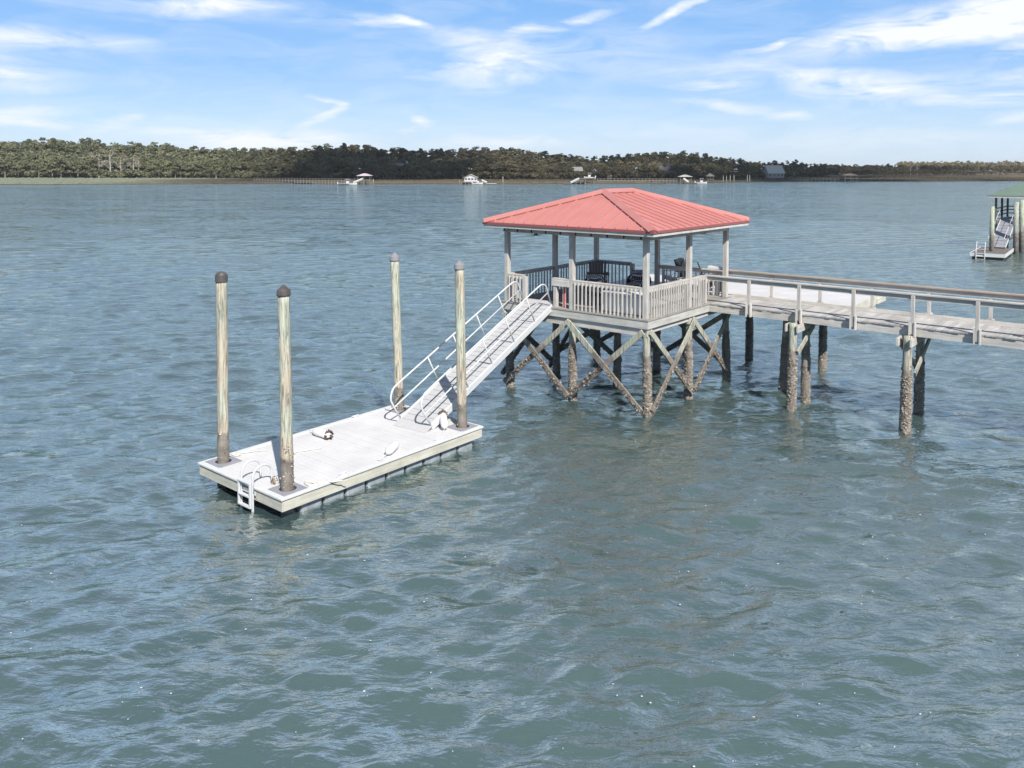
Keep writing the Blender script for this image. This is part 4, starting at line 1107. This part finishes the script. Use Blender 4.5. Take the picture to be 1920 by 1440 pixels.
def proto_data(kind, seed, dens=1.0):
    """unit-height tree data scaled in metres: returns (crown V,F), (trunk MB)"""
    g = np.random.default_rng(seed); tr = MB()
    if kind == 'pine':
        Ht = 20.0; cs, rs = [], []
        n = g.integers(20, 28); bend = g.normal(0, .5, 2)
        for i in range(n):
            z = Ht * g.uniform(.52, .95); q = (1 - abs(z / Ht - .72) / .30) * .6 + .4; a = g.random() * 6.28; r = g.uniform(.4, 3.2) * q
            if z > Ht * .88: r *= .45
            cs.append((bend[0] + r * math.cos(a), bend[1] + r * math.sin(a), z)); rr_ = g.uniform(.55, 1.55); rs.append((rr_ * 1.2, rr_ * 1.2, rr_ * .7))
        tr.tube([(0, 0, -1), (bend[0] * .4, bend[1] * .4, Ht * .45), (bend[0], bend[1], Ht * .9)], [.34, .25, .08], 6)
        for c in cs[:9]: tr.tube([(bend[0] * .8, bend[1] * .8, c[2] - 1.3), c], [.10, .04], 4)
        V, Fq = clumps_mesh(g, cs, rs, int(44 * dens), .50)
    elif kind == 'oak':
        Ht = 12.0; cs, rs = [], []
        n = g.integers(30, 42)
        for i in range(n):
            a = g.random() * 6.28; ph = g.uniform(0, 1.5); rad = g.uniform(.55, 1)
            cs.append((5.0 * rad * math.cos(a) * math.cos(ph), 5.0 * rad * math.sin(a) * math.cos(ph), 4.2 + 6.0 * rad * math.sin(ph) - (1.6 * (ph < .35)))); rr_ = g.uniform(.7, 1.75); rs.append((rr_ * 1.15, rr_ * 1.15, rr_ * .75))
        tr.tube([(0, 0, -1), (.2, .1, 2.2), (.4, .2, 5.5)], [.5, .38, .2], 7)
        for c in cs[:8]: tr.tube([(.3, .1, 3.0), (c[0] * .5, c[1] * .5, (c[2] + 3) / 2 + .4), c], [.2, .12, .05], 4)
        V, Fq = clumps_mesh(g, cs, rs, int(42 * dens), .48)
    elif kind == 'bush':
        cs = [(g.normal(0, 1.6), g.normal(0, 1.4), g.uniform(.5, 2.6)) for i in range(11)]; rs = [(g.uniform(.8, 1.5),) * 3 for _ in cs]
        tr.tube([(0, 0, -1), (0, 0, 1.8)], [.16, .08], 5)
        V, Fq = clumps_mesh(g, cs, rs, int(48 * dens), .45)
    else:   # bare
        Ht = 15.0; segs = []
        tr.tube([(0, 0, -1), (.3, 0, 6), (.1, .2, 11), (.5, .1, 15)], [.36, .27, .15, .05], 6)
        for i in range(12):
            z = g.uniform(4, 12.5); a = g.random() * 6.28; l = g.uniform(1.5, 4.2)
            e = (l * math.cos(a), l * math.sin(a), z + l * g.uniform(.5, 1.1)); tr.tube([(.2, .1, z), (e[0] * .5, e[1] * .5, z + (e[2] - z) * .4), e], [.12, .08, .03], 4)
            segs.append(e)
        cs = segs; rs = [(1.5, 1.5, 1.1)] * len(cs)
        V, Fq = clumps_mesh(g, cs, rs, int(22 * dens), .34)
        V = V.copy()
    return V, Fq, tr
KINDS = {}
def proto(kind, seed, leafm, barkm):
    V, Fq, tr = proto_data(kind, seed)
    cm = bpy.data.meshes.new('crown'); cm.vertices.add(len(V)); cm.vertices.foreach_set('co', V.astype(np.float32).ravel())
    cm.loops.add(Fq.size); cm.loops.foreach_set('vertex_index', Fq.astype(np.int32).ravel()); cm.polygons.add(len(Fq)); cm.polygons.foreach_set('loop_start', np.arange(0, Fq.size, 4, dtype=np.int32))
    cm.update(calc_edges=True); cm.materials.append(M[leafm])
    tm = bpy.data.meshes.new('trunk'); tm.from_pydata(tr.v, [], tr.f); tm.materials.append(M[barkm])
    return cm, tm
HB = {'pine': 20.0, 'oak': 12.0, 'bush': 3.6, 'bare': 16.0}
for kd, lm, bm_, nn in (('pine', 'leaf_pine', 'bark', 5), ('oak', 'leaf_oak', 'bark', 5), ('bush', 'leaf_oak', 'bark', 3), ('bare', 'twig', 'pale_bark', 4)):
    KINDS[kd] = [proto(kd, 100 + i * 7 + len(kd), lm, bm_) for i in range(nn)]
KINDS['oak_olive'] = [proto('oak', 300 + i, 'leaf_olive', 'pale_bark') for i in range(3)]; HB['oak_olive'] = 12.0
tg_ = random.Random(5)
def tree(kind, u, d, h, label, group, wide=1.0):
    name = {'pine': 'pine_tree', 'oak': 'oak_tree', 'bush': 'shrub', 'bare': 'bare_tree', 'oak_olive': 'oak_tree'}[kind]
    cat = 'shrub' if kind == 'bush' else 'tree'
    k = h / HB[kind]
    z = 1.1
    t = empty(name, far(u, d, z), tg_.uniform(0, 6.28), label, cat, group)
    t.scale = (k * wide * tg_.uniform(.9, 1.15), k * wide * tg_.uniform(.9, 1.15), k)
    cm, tm = tg_.choice(KINDS[kind])
    for nm, me in (('crown', cm), ('trunk', tm)):
        o = bpy.data.objects.new(nm, me); col.objects.link(o); o.parent = t
    return t
SKU = [-300, 0, 60, 100, 140, 170, 230, 275, 330, 400, 470, 560, 600, 650, 700, 770, 840, 900, 960, 1000, 1080, 1120, 1170, 1270, 1340, 1400, 1440, 1462, 1500, 1540]
SKV = [262, 262, 262, 258, 261, 260, 270, 267, 270, 275, 276, 274, 271, 269, 273, 278, 279, 275, 276, 281, 291, 293, 287, 283, 291, 299, 304, 300, 303, 307]
def skyline_h(u, d):
    v = float(np.interp(u, SKU, SKV)); return 7.15 + (HORIZON - v) * d / F_PX - 1.2
HOUSES = [(744, 752), (1079, 1086), (1186, 1196), (1252, 1260), (1440, 1462), (1138, 1146)]
def zone(u):
    if u < 420: return 'left', 'at the sunlit left end of the far shore'
    if u < 905: return 'middle', 'on the far shore left of the red roof'
    if u < 1405: return 'behind', 'on the far shore behind the red roof'
    return 'right', 'on the far shore right of the red roof'
# skyline pines (things)
u = -60
while u < 1530:
    d = dtf(u) + tg_.uniform(48, 75); h = skyline_h(u, d) * tg_.uniform(.90, 1.05)
    zg, zl = zone(u)
    tree('pine', u, d, h, 'tall round topped pine breaking the skyline ' + zl, 'skyline pines ' + zl, .95)
    u += tg_.uniform(13, 22)
# front row broad trees (things)
u = -60
while u < 1545:
    d = dtf(u) + tg_.uniform(0, 8); base = skyline_h(u, d)
    zg, zl = zone(u)
    if any(a - 2 < u < b_ + 2 for a, b_ in HOUSES): u += 6; continue
    if 178 < u < 272:
        if tg_.random() < .55: tree('bare', u, d - 3, base * tg_.uniform(.55, .85), 'pale bare leafless tree in front of the sunlit wood far left', 'pale bare trees in the sunlit wood')
        else: tree('bush', u, d - 6, tg_.uniform(4, 7.5), 'low beige shrub below the bare trees on the left far shore', 'beige shrubs below the bare trees', 1.4).children[0].data = KINDS['bare'][0][0] if False else KINDS['bush'][0][0]
        u += tg_.uniform(8, 14); continue
    r_ = tg_.random()
    if u < 430 and r_ < .3: tree('oak_olive', u, d, base * tg_.uniform(.38, .6), 'broad yellowish tree in the front row ' + zl, 'yellowish front row trees ' + zl)
    elif r_ < .25: tree('bush', u, d - 5, tg_.uniform(3, 5.5), 'low rounded shrub at the marsh edge ' + zl, 'marsh edge shrubs ' + zl, 1.3)
    else: tree('oak', u, d, base * tg_.uniform(.36, .62), 'broad oak in the front row ' + zl, 'front row oaks ' + zl)
    u += tg_.uniform(10, 19)
tree('bare', 1707, 640, 11.5, 'thin dead tree with a nest rising above the low wood on the right', None)
tree('bare', 1719, 645, 10.8, 'smaller dead tree just right of the nest tree above the low wood', None)
tree('pine', 1450, 520, 12.2, 'rounded pine directly above the large pale roofed house', None)
tree('pine', 1492, 540, 12.5, 'rounded pine standing alone right of the large pale roofed house', None)

def wood_stuff(name, specs, leafm, label, seed):
    """specs: list of (kind, u, d, height)"""
    g = np.random.default_rng(seed); data = {}
    for kd in set(s[0] for s in specs):
        data[kd] = [proto_data(kd, seed + 10 * i, .62)[0] for i in range(5)]
    out = []
    for kd, u, d, h in specs:
        V = data[kd][g.integers(0, 5)]; a = g.random() * 6.28; k = h / HB[kd]
        c_, s_ = math.cos(a), math.sin(a)
        w = k * g.uniform(1.0, 1.3)
        X_ = (V[:, 0] * c_ - V[:, 1] * s_) * w + (u - 960) / F_PX * d; Y_ = (V[:, 0] * s_ + V[:, 1] * c_) * w + d
        out.append(np.stack([X_, Y_, V[:, 2] * k + 1.1], -1))
    V = np.vstack(out); Fq = np.arange(len(V)).reshape(-1, 4)
    tag(np_mesh(name, V, Fq, M[leafm]), label, 'woodland', kind='stuff')
g = random.Random(11)
sp1, sp2, sp3 = [], [], []
u = -150
while u < 1550:
    sp1.append(('bush', u, dtf(u) + g.uniform(4, 14), g.uniform(2.6, 5.0))); u += g.uniform(3, 7)
for off, fr, step in ((16, .62, 15), (26, .70, 15), (36, .82, 15), (46, .90, 17), (62, .93, 12), (85, .95, 12), (110, .97, 14)):
    u = -150
    while u < 1550:
        d = dtf(u) + off + g.uniform(-4, 4); h = skyline_h(u, d) * fr * g.uniform(.86, 1.06)
        kd = 'oak' if g.random() < (.75 if off < 40 else .2) else 'pine'
        if not (off < 20 and any(a < u < b_ for a, b_ in HOUSES)):
            (sp1 if g.random() < .75 else sp2).append((kd, u, d, h if kd == 'oak' else h * 1.05))
        u += g.uniform(.6, 1.4) * step
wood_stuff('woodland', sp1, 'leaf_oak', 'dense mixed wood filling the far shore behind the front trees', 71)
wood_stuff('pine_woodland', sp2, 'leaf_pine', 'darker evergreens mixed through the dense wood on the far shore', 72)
for off, h0, step in ((0, 5.5, 7), (12, 7.0, 8), (30, 8.5, 8), (60, 9.5, 9), (100, 10.2, 9)):
    u = 1530
    while u < 2300:
        fall = np.interp(u, [1530, 1700, 1800, 1850, 2300], [1.05, 1, .62 if off < 40 else 1.0, .3 if off < 40 else .95, .3 if off < 40 else .95])
        d = dtf(u) + off + g.uniform(-5, 5); h = h0 * fall * g.uniform(.85, 1.1)
        if h > 2.4: (sp3).append(('oak' if g.random() < .7 else 'pine', u, d, h))
        u += g.uniform(.6, 1.4) * step
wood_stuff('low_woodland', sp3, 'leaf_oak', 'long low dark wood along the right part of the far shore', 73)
sp4 = []
for off, h0 in ((0, 15), (40, 17), (90, 18)):
    u = 1690
    while u < 2400:
        sp4.append(('oak' if g.random() < .5 else 'pine', u, 1050 + off + g.uniform(-9, 9), h0 * g.uniform(.8, 1.05))); u += g.uniform(4, 9)
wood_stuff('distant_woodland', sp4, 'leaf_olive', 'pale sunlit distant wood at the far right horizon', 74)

# ------------------------------------------------------------------ far buildings, docks and boats
M['house_wall'] = plain('painted house wall', (.30, .28, .26), .8, 0, .2, .06)
M['white_wall'] = plain('white boathouse wall', (.55, .55, .55), .7, 0, .3, .04)
M['shingle'] = plain('grey shingle roof', (.20, .19, .185), .9, 0, .1, .15, 2)
M['pale_roof'] = plain('pale metal roof', (.50, .465, .40), .5, 0, .4, .06, 2)
M['pink_roof'] = plain('pale pinkish roof', (.50, .43, .46), .5, 0, .4, .05, 2)
M['brown_roof'] = plain('brown roof', (.24, .20, .17), .8, 0, .2, .12, 2)
M['pane'] = plain('dark window pane', (.04, .05, .06), .1, 0, .6)
M['hull'] = plain('white boat hull', (.58, .58, .57), .25, 0, .5, .03)
M['blue_hull'] = plain('dark boat stripe', (.03, .05, .10), .3, 0, .5, .05)
def house(u, d, w, dep, zb, hw, hr, roofm, wallm, rz, label, wins=3, chim=None, axis='x', cat='house', name='shore_house'):
    t = empty(name, far(u, d, zb), rz, label, cat)
    f = MB(); f.box(-w / 2, w / 2, -dep / 2, dep / 2, 0, hw)
    if axis == 'x': f.prism([(-dep / 2, hw), (dep / 2, hw), (0, hw + hr - .1)], 'x', -w / 2, w / 2)
    else: f.prism([(-w / 2, hw), (w / 2, hw), (0, hw + hr - .1)], 'y', -dep / 2, dep / 2)
    f.build('wall', wallm, t)
    ov = .45; r = MB(); th = .14
    if axis == 'x':
        e = dep / 2 + ov; z_ = hw - hr * ov / (dep / 2)
        r.prism([(-e, z_), (0, hw + hr), (e, z_), (e, z_ + th), (0, hw + hr + th * 1.3), (-e, z_ + th)], 'x', -w / 2 - ov, w / 2 + ov)
    else:
        e = w / 2 + ov; z_ = hw - hr * ov / (w / 2)
        r.prism([(-e, z_), (0, hw + hr), (e, z_), (e, z_ + th), (0, hw + hr + th * 1.3), (-e, z_ + th)], 'y', -dep / 2 - ov, dep / 2 + ov)
    ro = r.build('roof', roofm, t)
    if chim: f = MB(); f.box(chim - .4, chim + .4, -.4, .4, hw + hr * .3, hw + hr + 1.3); f.build('chimney', M['white_wall'], ro)
    for i in range(wins):
        x = -w / 2 + w * (i + .5) / wins; ww = min(.55, w / wins * .32)
        fr = MB(); fr.box(x - ww - .08, x + ww + .08, -dep / 2 - .05, -dep / 2 - .003, hw * .38, hw * .82); fo = fr.build('window', M['white_trim'], t)
        pn = MB(); pn.box(x - ww, x + ww, -dep / 2 - .07, -dep / 2 - .052, hw * .41, hw * .79); pn.build('pane', M['pane'], fo)
    return t
house(747, 483, 6.5, 7, 1.2, 6.4, 2.6, M['shingle'], M['house_wall'], R(-8), 'grey gabled house with white chimney half hidden in trees left of the red roof', 3, 5.2)
house(1082, 478, 5.2, 6, 2.6, 3.4, 2.0, M['pale_roof'], M['house_wall'], R(6), 'small house with pale roof among trees behind the boat lift', 2)
house(1191, 479, 5.2, 6, 1.2, 3.3, 1.9, M['shingle'], M['house_wall'], R(10), 'small pale cottage among dark trees behind the red roof', 3, None, 'y')
house(1248, 488, 8.5, 7, 1.2, 5.0, 2.6, M['shingle'], M['house_wall'], R(-14), 'long grey roofed house standing behind the open white roofed dock shelter', 4)
house(1450, 500, 9.8, 9, 1.4, 3.2, 4.4, M['pale_roof'], M['house_wall'], R(4), 'large house with a tall pale roof at the right end of the tall trees', 4)
house(1142, 466, 2.2, 2.5, 1.0, 1.8, .7, M['shingle'], M['house_wall'], 0, 'tiny garden shed at the marsh edge behind the red roof', 1, None, 'x', 'shed', 'garden_shed')

def shelter(u, d, w, dep, zf, ze, hr, roofm, label, cat='dock shelter', posts=3, rz=0):
    t = empty('dock_shelter', far(u, d, 0), rz, label, cat)
    f = MB(); f.box(-w / 2, w / 2, -dep / 2, dep / 2, zf - .25, zf); f.build('deck', M['far_wood'], t)
    a, b_ = w / 2 + .5, dep / 2 + .5; q = w * .12
    cs = [(-a, -b_, ze), (a, -b_, ze), (a, b_, ze), (-a, b_, ze), (-q, 0, ze + hr), (q, 0, ze + hr)]
    f = MB(); f.add(cs + [(x, y, z - .12) for x, y, z in cs], [(0, 1, 5, 4), (1, 2, 5), (2, 3, 4, 5), (3, 0, 4), (6, 10, 11, 7), (7, 11, 8), (8, 11, 10, 9), (9, 10, 6), (0, 6, 7, 1), (1, 7, 8, 2), (2, 8, 9, 3), (3, 9, 6, 0)])
    f.build('roof', roofm, t)
    for i in range(posts):
        for y in (-dep / 2 + .1, dep / 2 - .1):
            x = -w / 2 + .1 + (w - .2) * i / (posts - 1)
            f = MB(); f.box(x - .09, x + .09, y - .09, y + .09, zf, ze - .06); f.build('post', M['far_wood'], t)
            f = MB(); f.tube([(x, y, -1), (x, y, zf - .25)], .17, 8); f.build('pile', M['pile_green'], t)
    return t
shelter(684, 366, 5.6, 4.6, 2.2, 4.0, 1.0, M['pink_roof'], 'open dock shelter with pale pinkish hip roof on the far shore beside a moored boat')
shelter(1284, 392, 5.4, 4.4, 1.9, 3.3, .95, M['pale_roof'], 'open dock shelter with white hip roof on the far shore right of the red roof')
shelter(1331, 425, 3.2, 3, 1.8, 3.2, 1.5, M['brown_roof'], 'small brown pyramid roofed shelter just right of the white roofed one')
shelter(1592, 436, 6.6, 5, 2.1, 3.6, 1.0, M['brown_roof'], 'open dock shelter with brown hip roof standing alone at the right far shore')
shelter(1088, 380, 4.6, 4.0, 2.0, 2.6, .15, M['far_wood'], 'low flat topped dock platform beside the raised boat behind the red roof', 'dock platform')
def pier(u0, d0, u1, d1, z, label, n):
    a, b_ = far(u0, d0, 0), far(u1, d1, 0); L4 = (b_ - a).length; rz = math.atan2(b_.y - a.y, b_.x - a.x)
    t = empty('long_pier', a, rz, label, 'pier')
    f = MB(); f.box(0, L4, -.7, .7, z - .22, z); f.build('deck', M['far_wood'], t)
    f = MB(); f.box(0, L4, -.72, -.66, z + .8, z + .9); f.build('handrail', M['far_wood'], t)
    for i in range(n + 1):
        x = L4 * i / n
        f = MB(); f.tube([(x, -.6, -1), (x, -.6, z + .85)], .13, 6); f.build('pile', M['far_wood'], t)
pier(478, 400, 672, 368, 1.7, 'long low wooden pier on many piles leading right to the pink roofed shelter', 34)
pier(1120, 396, 1276, 392, 1.5, 'low dark pier on piles leading to the white roofed shelter', 24)
pier(1480, 452, 1580, 438, 1.4, 'low pier running right to the brown roofed shelter', 14)
# boathouse
bh = empty('boathouse_deck', far(883, 374, 0), 0, 'dark piled deck under the white gabled boathouse', 'deck')
f = MB(); f.box(-4.2, 4.6, -2.6, 2.6, 1.0, 1.25); f.build('deck', M['far_wood'], bh)
for x in (-4, -2.4, -.8, .8, 2.4, 4.2):
    for y in (-2.4, 2.4): f = MB(); f.tube([(x, y, -1), (x, y, 1.0)], .2, 8); f.build('pile', M['pile_green'], bh)
house(883, 374, 5.8, 4.4, 1.26, 1.9, 1.3, M['pale_roof'], M['white_wall'], 0, 'white boathouse with a gable and a row of windows on the far shore', 4, None, 'y', 'boathouse', 'boathouse')
def ramp(u, d, z0, z1, L5, rz, label):
    t = empty('access_ramp', far(u, d, 0), rz, label, 'gangway')
    f = MB(); f.bar((0, 0, z0), (L5, 0, z1), 1.1, .12); f.build('deck', M['alu'], t)
    for y in (-.55, .55): f = MB(); f.bar((0, y, z0 + .6), (L5, y, z1 + .6), .07, .5); f.build('handrail', M['alu'], t)
def raft(u, d, w, dep, m_, label):
    t = empty('floating_dock', far(u, d, 0), 0, label, 'floating dock')
    f = MB(); f.box(-w / 2, w / 2, -dep / 2, dep / 2, .3, .45); f.build('deck', m_, t)
    f = MB(); f.box(-w / 2 + .1, w / 2 - .1, -dep / 2 + .1, dep / 2 - .1, -.3, .295); f.build('float_body', M['black'], t)
ramp(662.5, 362, .5, 2.2, 4.2, 0, 'white ramp sloping up to the pink roofed shelter'); raft(659, 361, 5, 2.5, M['dark_wood'], 'dark floating dock at the foot of the ramp by the pink roofed shelter')
ramp(913, 370, .45, 1.5, 2.4, R(180), 'white ramp sloping down right from the boathouse'); raft(922, 368, 4.2, 2.4, M['white_trim'], 'white floating dock right of the boathouse')
ramp(1070, 372, .4, 2.2, 3.8, 0, 'pale ramp up to the low dock platform behind the red roof'); raft(1064, 370, 3.4, 2.2, M['dark_wood'], 'dark floating dock at the foot of the ramp beside the raised boat')
ramp(1291, 386, .4, 2.0, 2.4, R(180), 'white ramp below the white roofed dock shelter'); raft(1294, 384, 6.5, 2.2, M['dark_wood'], 'dark floating dock under the white roofed dock shelter')
raft(1232, 376, 5.8, 2, M['dark_wood'], 'dark low floating dock alone in open water behind the red roof')
def boat(u, d, L6, z, rz, label, top=True, stripe=False):
    t = empty('motor_boat', far(u, d, z), rz, label, 'boat')
    mb = MB(); st_ = []
    for i in range(9):
        q = i / 8; x = (q - .5) * L6; hb = L6 * .17 * (1 if q < .55 else math.cos((q - .55) / .45 * 1.45)); kz = -.25 + .35 * max(0, q - .6) / .4; gz = .62 + .38 * q ** 2
        for (y, z_) in ((-hb, gz), (-hb * .82, .1), (0, kz), (hb * .82, .1), (hb, gz)): mb.v.append((x, y, z_))
    for i in range(8):
        for k in range(4): mb.f.append((i * 5 + k, i * 5 + k + 1, i * 5 + 6 + k, i * 5 + 5 + k))
        mb.f.append((i * 5 + 4, i * 5, i * 5 + 5, i * 5 + 9))
    mb.f.append((0, 1, 2, 3, 4)); mb.f.append((44, 43, 42, 41, 40))
    mb.build('hull', M['hull'], t)
    if stripe: f = MB(); f.bar((-L6 * .5, -L6 * .175, .28), (L6 * .1, -L6 * .175, .30), .02, .26); f.build('hull_stripe', M['blue_hull'], t)
    f = MB(); f.box(-.5, .5, -.4, .4, .8, 1.65); f.build('console', M['hull'], t)
    f = MB(); f.box(.1, .18, -.38, .38, 1.655, 2.0); f.build('windscreen', M['pane'], t)
    if top:
        f = MB(); f.box(-.9, .9, -.75, .75, 2.45, 2.55); f.build('canopy', M['hull'], t)
        for x in (-.6, .6):
            for y in (-.6, .6): f = MB(); f.bar((x, y, .7), (x, y, 2.45), .06, .06); f.build('canopy_post', M['alu'], t)
    f = MB(); f.box(-L6 / 2 - .5, -L6 / 2 - .05, -.22, .22, .5, 1.25); f.box(-L6 / 2 - .35, -L6 / 2 - .15, -.08, .08, -.4, .5); f.build('outboard_motor', M['hull'], t)
    return t
boat(652, 356, 8.2, 0, 0, 'white centre console boat with canopy moored left of the pink roofed shelter', True, True)
boat(896, 366, 4.6, .05, 0, 'small white open boat moored below the white boathouse', False)
boat(1105, 384, 5.2, 2.55, R(180), 'white boat raised out of the water on a lift behind the red roof')
boat(1315, 384, 5.4, 0, 0, 'white motor boat moored right of the white roofed dock shelter', True)
lf = empty('boat_lift', far(1105, 384, 0), 0, 'dark piled lift cradle carrying the raised boat', 'boat lift')
for x in (-2, 2):
    for y in (-1.3, 1.3): f = MB(); f.tube([(x, y, -1), (x, y, 3.2)], .13, 8); f.build('pile', M['far_wood'], lf)
    f = MB(); f.bar((x, -1.2, 2.2), (x, 1.2, 2.2), .15, .15); f.build('cradle_beam', M['far_wood'], lf)
for k, (u, zt) in enumerate([(1356, 3.6), (1362, 3.4), (1369, 3.7), (1376, 3.8), (1401, 3.9), (1405.5, 3.8), (943, 3.4), (862, 1.6), (700, 2.2)]):
    wh = ['third pale pile group right of the white roofed shelter'] 
    lb = {0: 'leftmost of four pale piles in a row right of the brown pyramid roof', 1: 'second of four pale piles right of the brown pyramid roof', 2: 'third of four pale piles right of the brown pyramid roof', 3: 'rightmost of four pale piles right of the brown pyramid roof',
          4: 'left pile of the lone pair standing right of the row of four', 5: 'right pile of the lone pair standing right of the row of four', 6: 'single pale post standing in the marsh edge right of the boathouse', 7: 'short dark post in the water left of the boathouse', 8: 'short post beside the pink roofed shelter'}[k]
    t = empty('mooring_pile', far(u, 400 if k < 6 else 372, 0), 0, lb, 'mooring pile', 'single piles along the far shore')
    MB().tube([(0, 0, -1), (0, 0, zt)], [.2, .17], 8).build('shaft', M['pile_guide'], t)
    MB().tube([(0, 0, zt - .05), (0, 0, zt + .02), (0, 0, zt + .3)], [.2, .2, .02], 8).build('cap', M['cap_pale'], t)

# ------------------------------------------------------------------ unseen cloud added high out of view to shade the middle of the far shore
m, nt, b, N, L = mat('shade_cloud'); b.inputs['Base Color'].default_value = (.9, .9, .92, 1); b.inputs['Roughness'].default_value = 1; b.inputs['Specular IOR Level'].default_value = 0
tb = N('ShaderNodeBsdfTransparent'); mxs = N('ShaderNodeMixShader'); mxs.inputs[0].default_value = .15
L(b.outputs[0], mxs.inputs[2]); L(tb.outputs[0], mxs.inputs[1]); L(mxs.outputs[0], nt.nodes['Material Output'].inputs[0])
M['shade_cloud'] = m
def shade_cloud():
    g = np.random.default_rng(8); hgt = 620.0; k = hgt / math.tan(SUN_EL)
    sh = np.array([math.sin(SUN_AZ), math.cos(SUN_AZ)]) * k     # offset from the shaded ground towards the sun
    V = []; Fq = []
    # ground patch to shade
    for i in range(130):
        y = g.uniform(430, 900); xl = -192 + (y - 480) * -.12; xr = 330 + (y - 480) * .35
        x = g.uniform(xl + 40, xr - 30); r = g.uniform(35, 62); zc = hgt + g.uniform(-4, 18)
        n0 = len(V); nu, nv = 14, 8
        for a in range(nv + 1):
            for b_ in range(nu):
                th, ph = math.pi * a / nv, 2 * math.pi * b_ / nu; q = 1 + g.uniform(-.06, .06)
                V.append((x + sh[0] + r * q * math.sin(th) * math.cos(ph), y + sh[1] + r * q * math.sin(th) * math.sin(ph), zc + r * .35 * q * math.cos(th)))
        for a in range(nv):
            for b_ in range(nu):
                Fq.append((n0 + a * nu + b_, n0 + (a + 1) * nu + b_, n0 + (a + 1) * nu + (b_ + 1) % nu, n0 + a * nu + (b_ + 1) % nu))
    o = np_mesh('shade_cloud', V, Fq, M['shade_cloud'], smooth=True); tag(o, kind='structure')
shade_cloud()

# ------------------------------------------------------------------ thin sea haze over the channel
m = bpy.data.materials.new('haze'); m.use_nodes = True; nt = m.node_tree; nt.nodes.clear()
pvn = nt.nodes.new('ShaderNodeVolumePrincipled'); pvn.inputs['Density'].default_value = .00008; pvn.inputs['Color'].default_value = (.9, .93, .97, 1)
mo = nt.nodes.new('ShaderNodeOutputMaterial'); nt.links.new(pvn.outputs[0], mo.inputs['Volume'])
hz = MB(); hz.box(-6500, 6500, -6500, 6500, -3, 60)
tag(hz.build('haze', m), 'thin pale sea haze between the camera and the far shore', 'haze', kind='stuff')
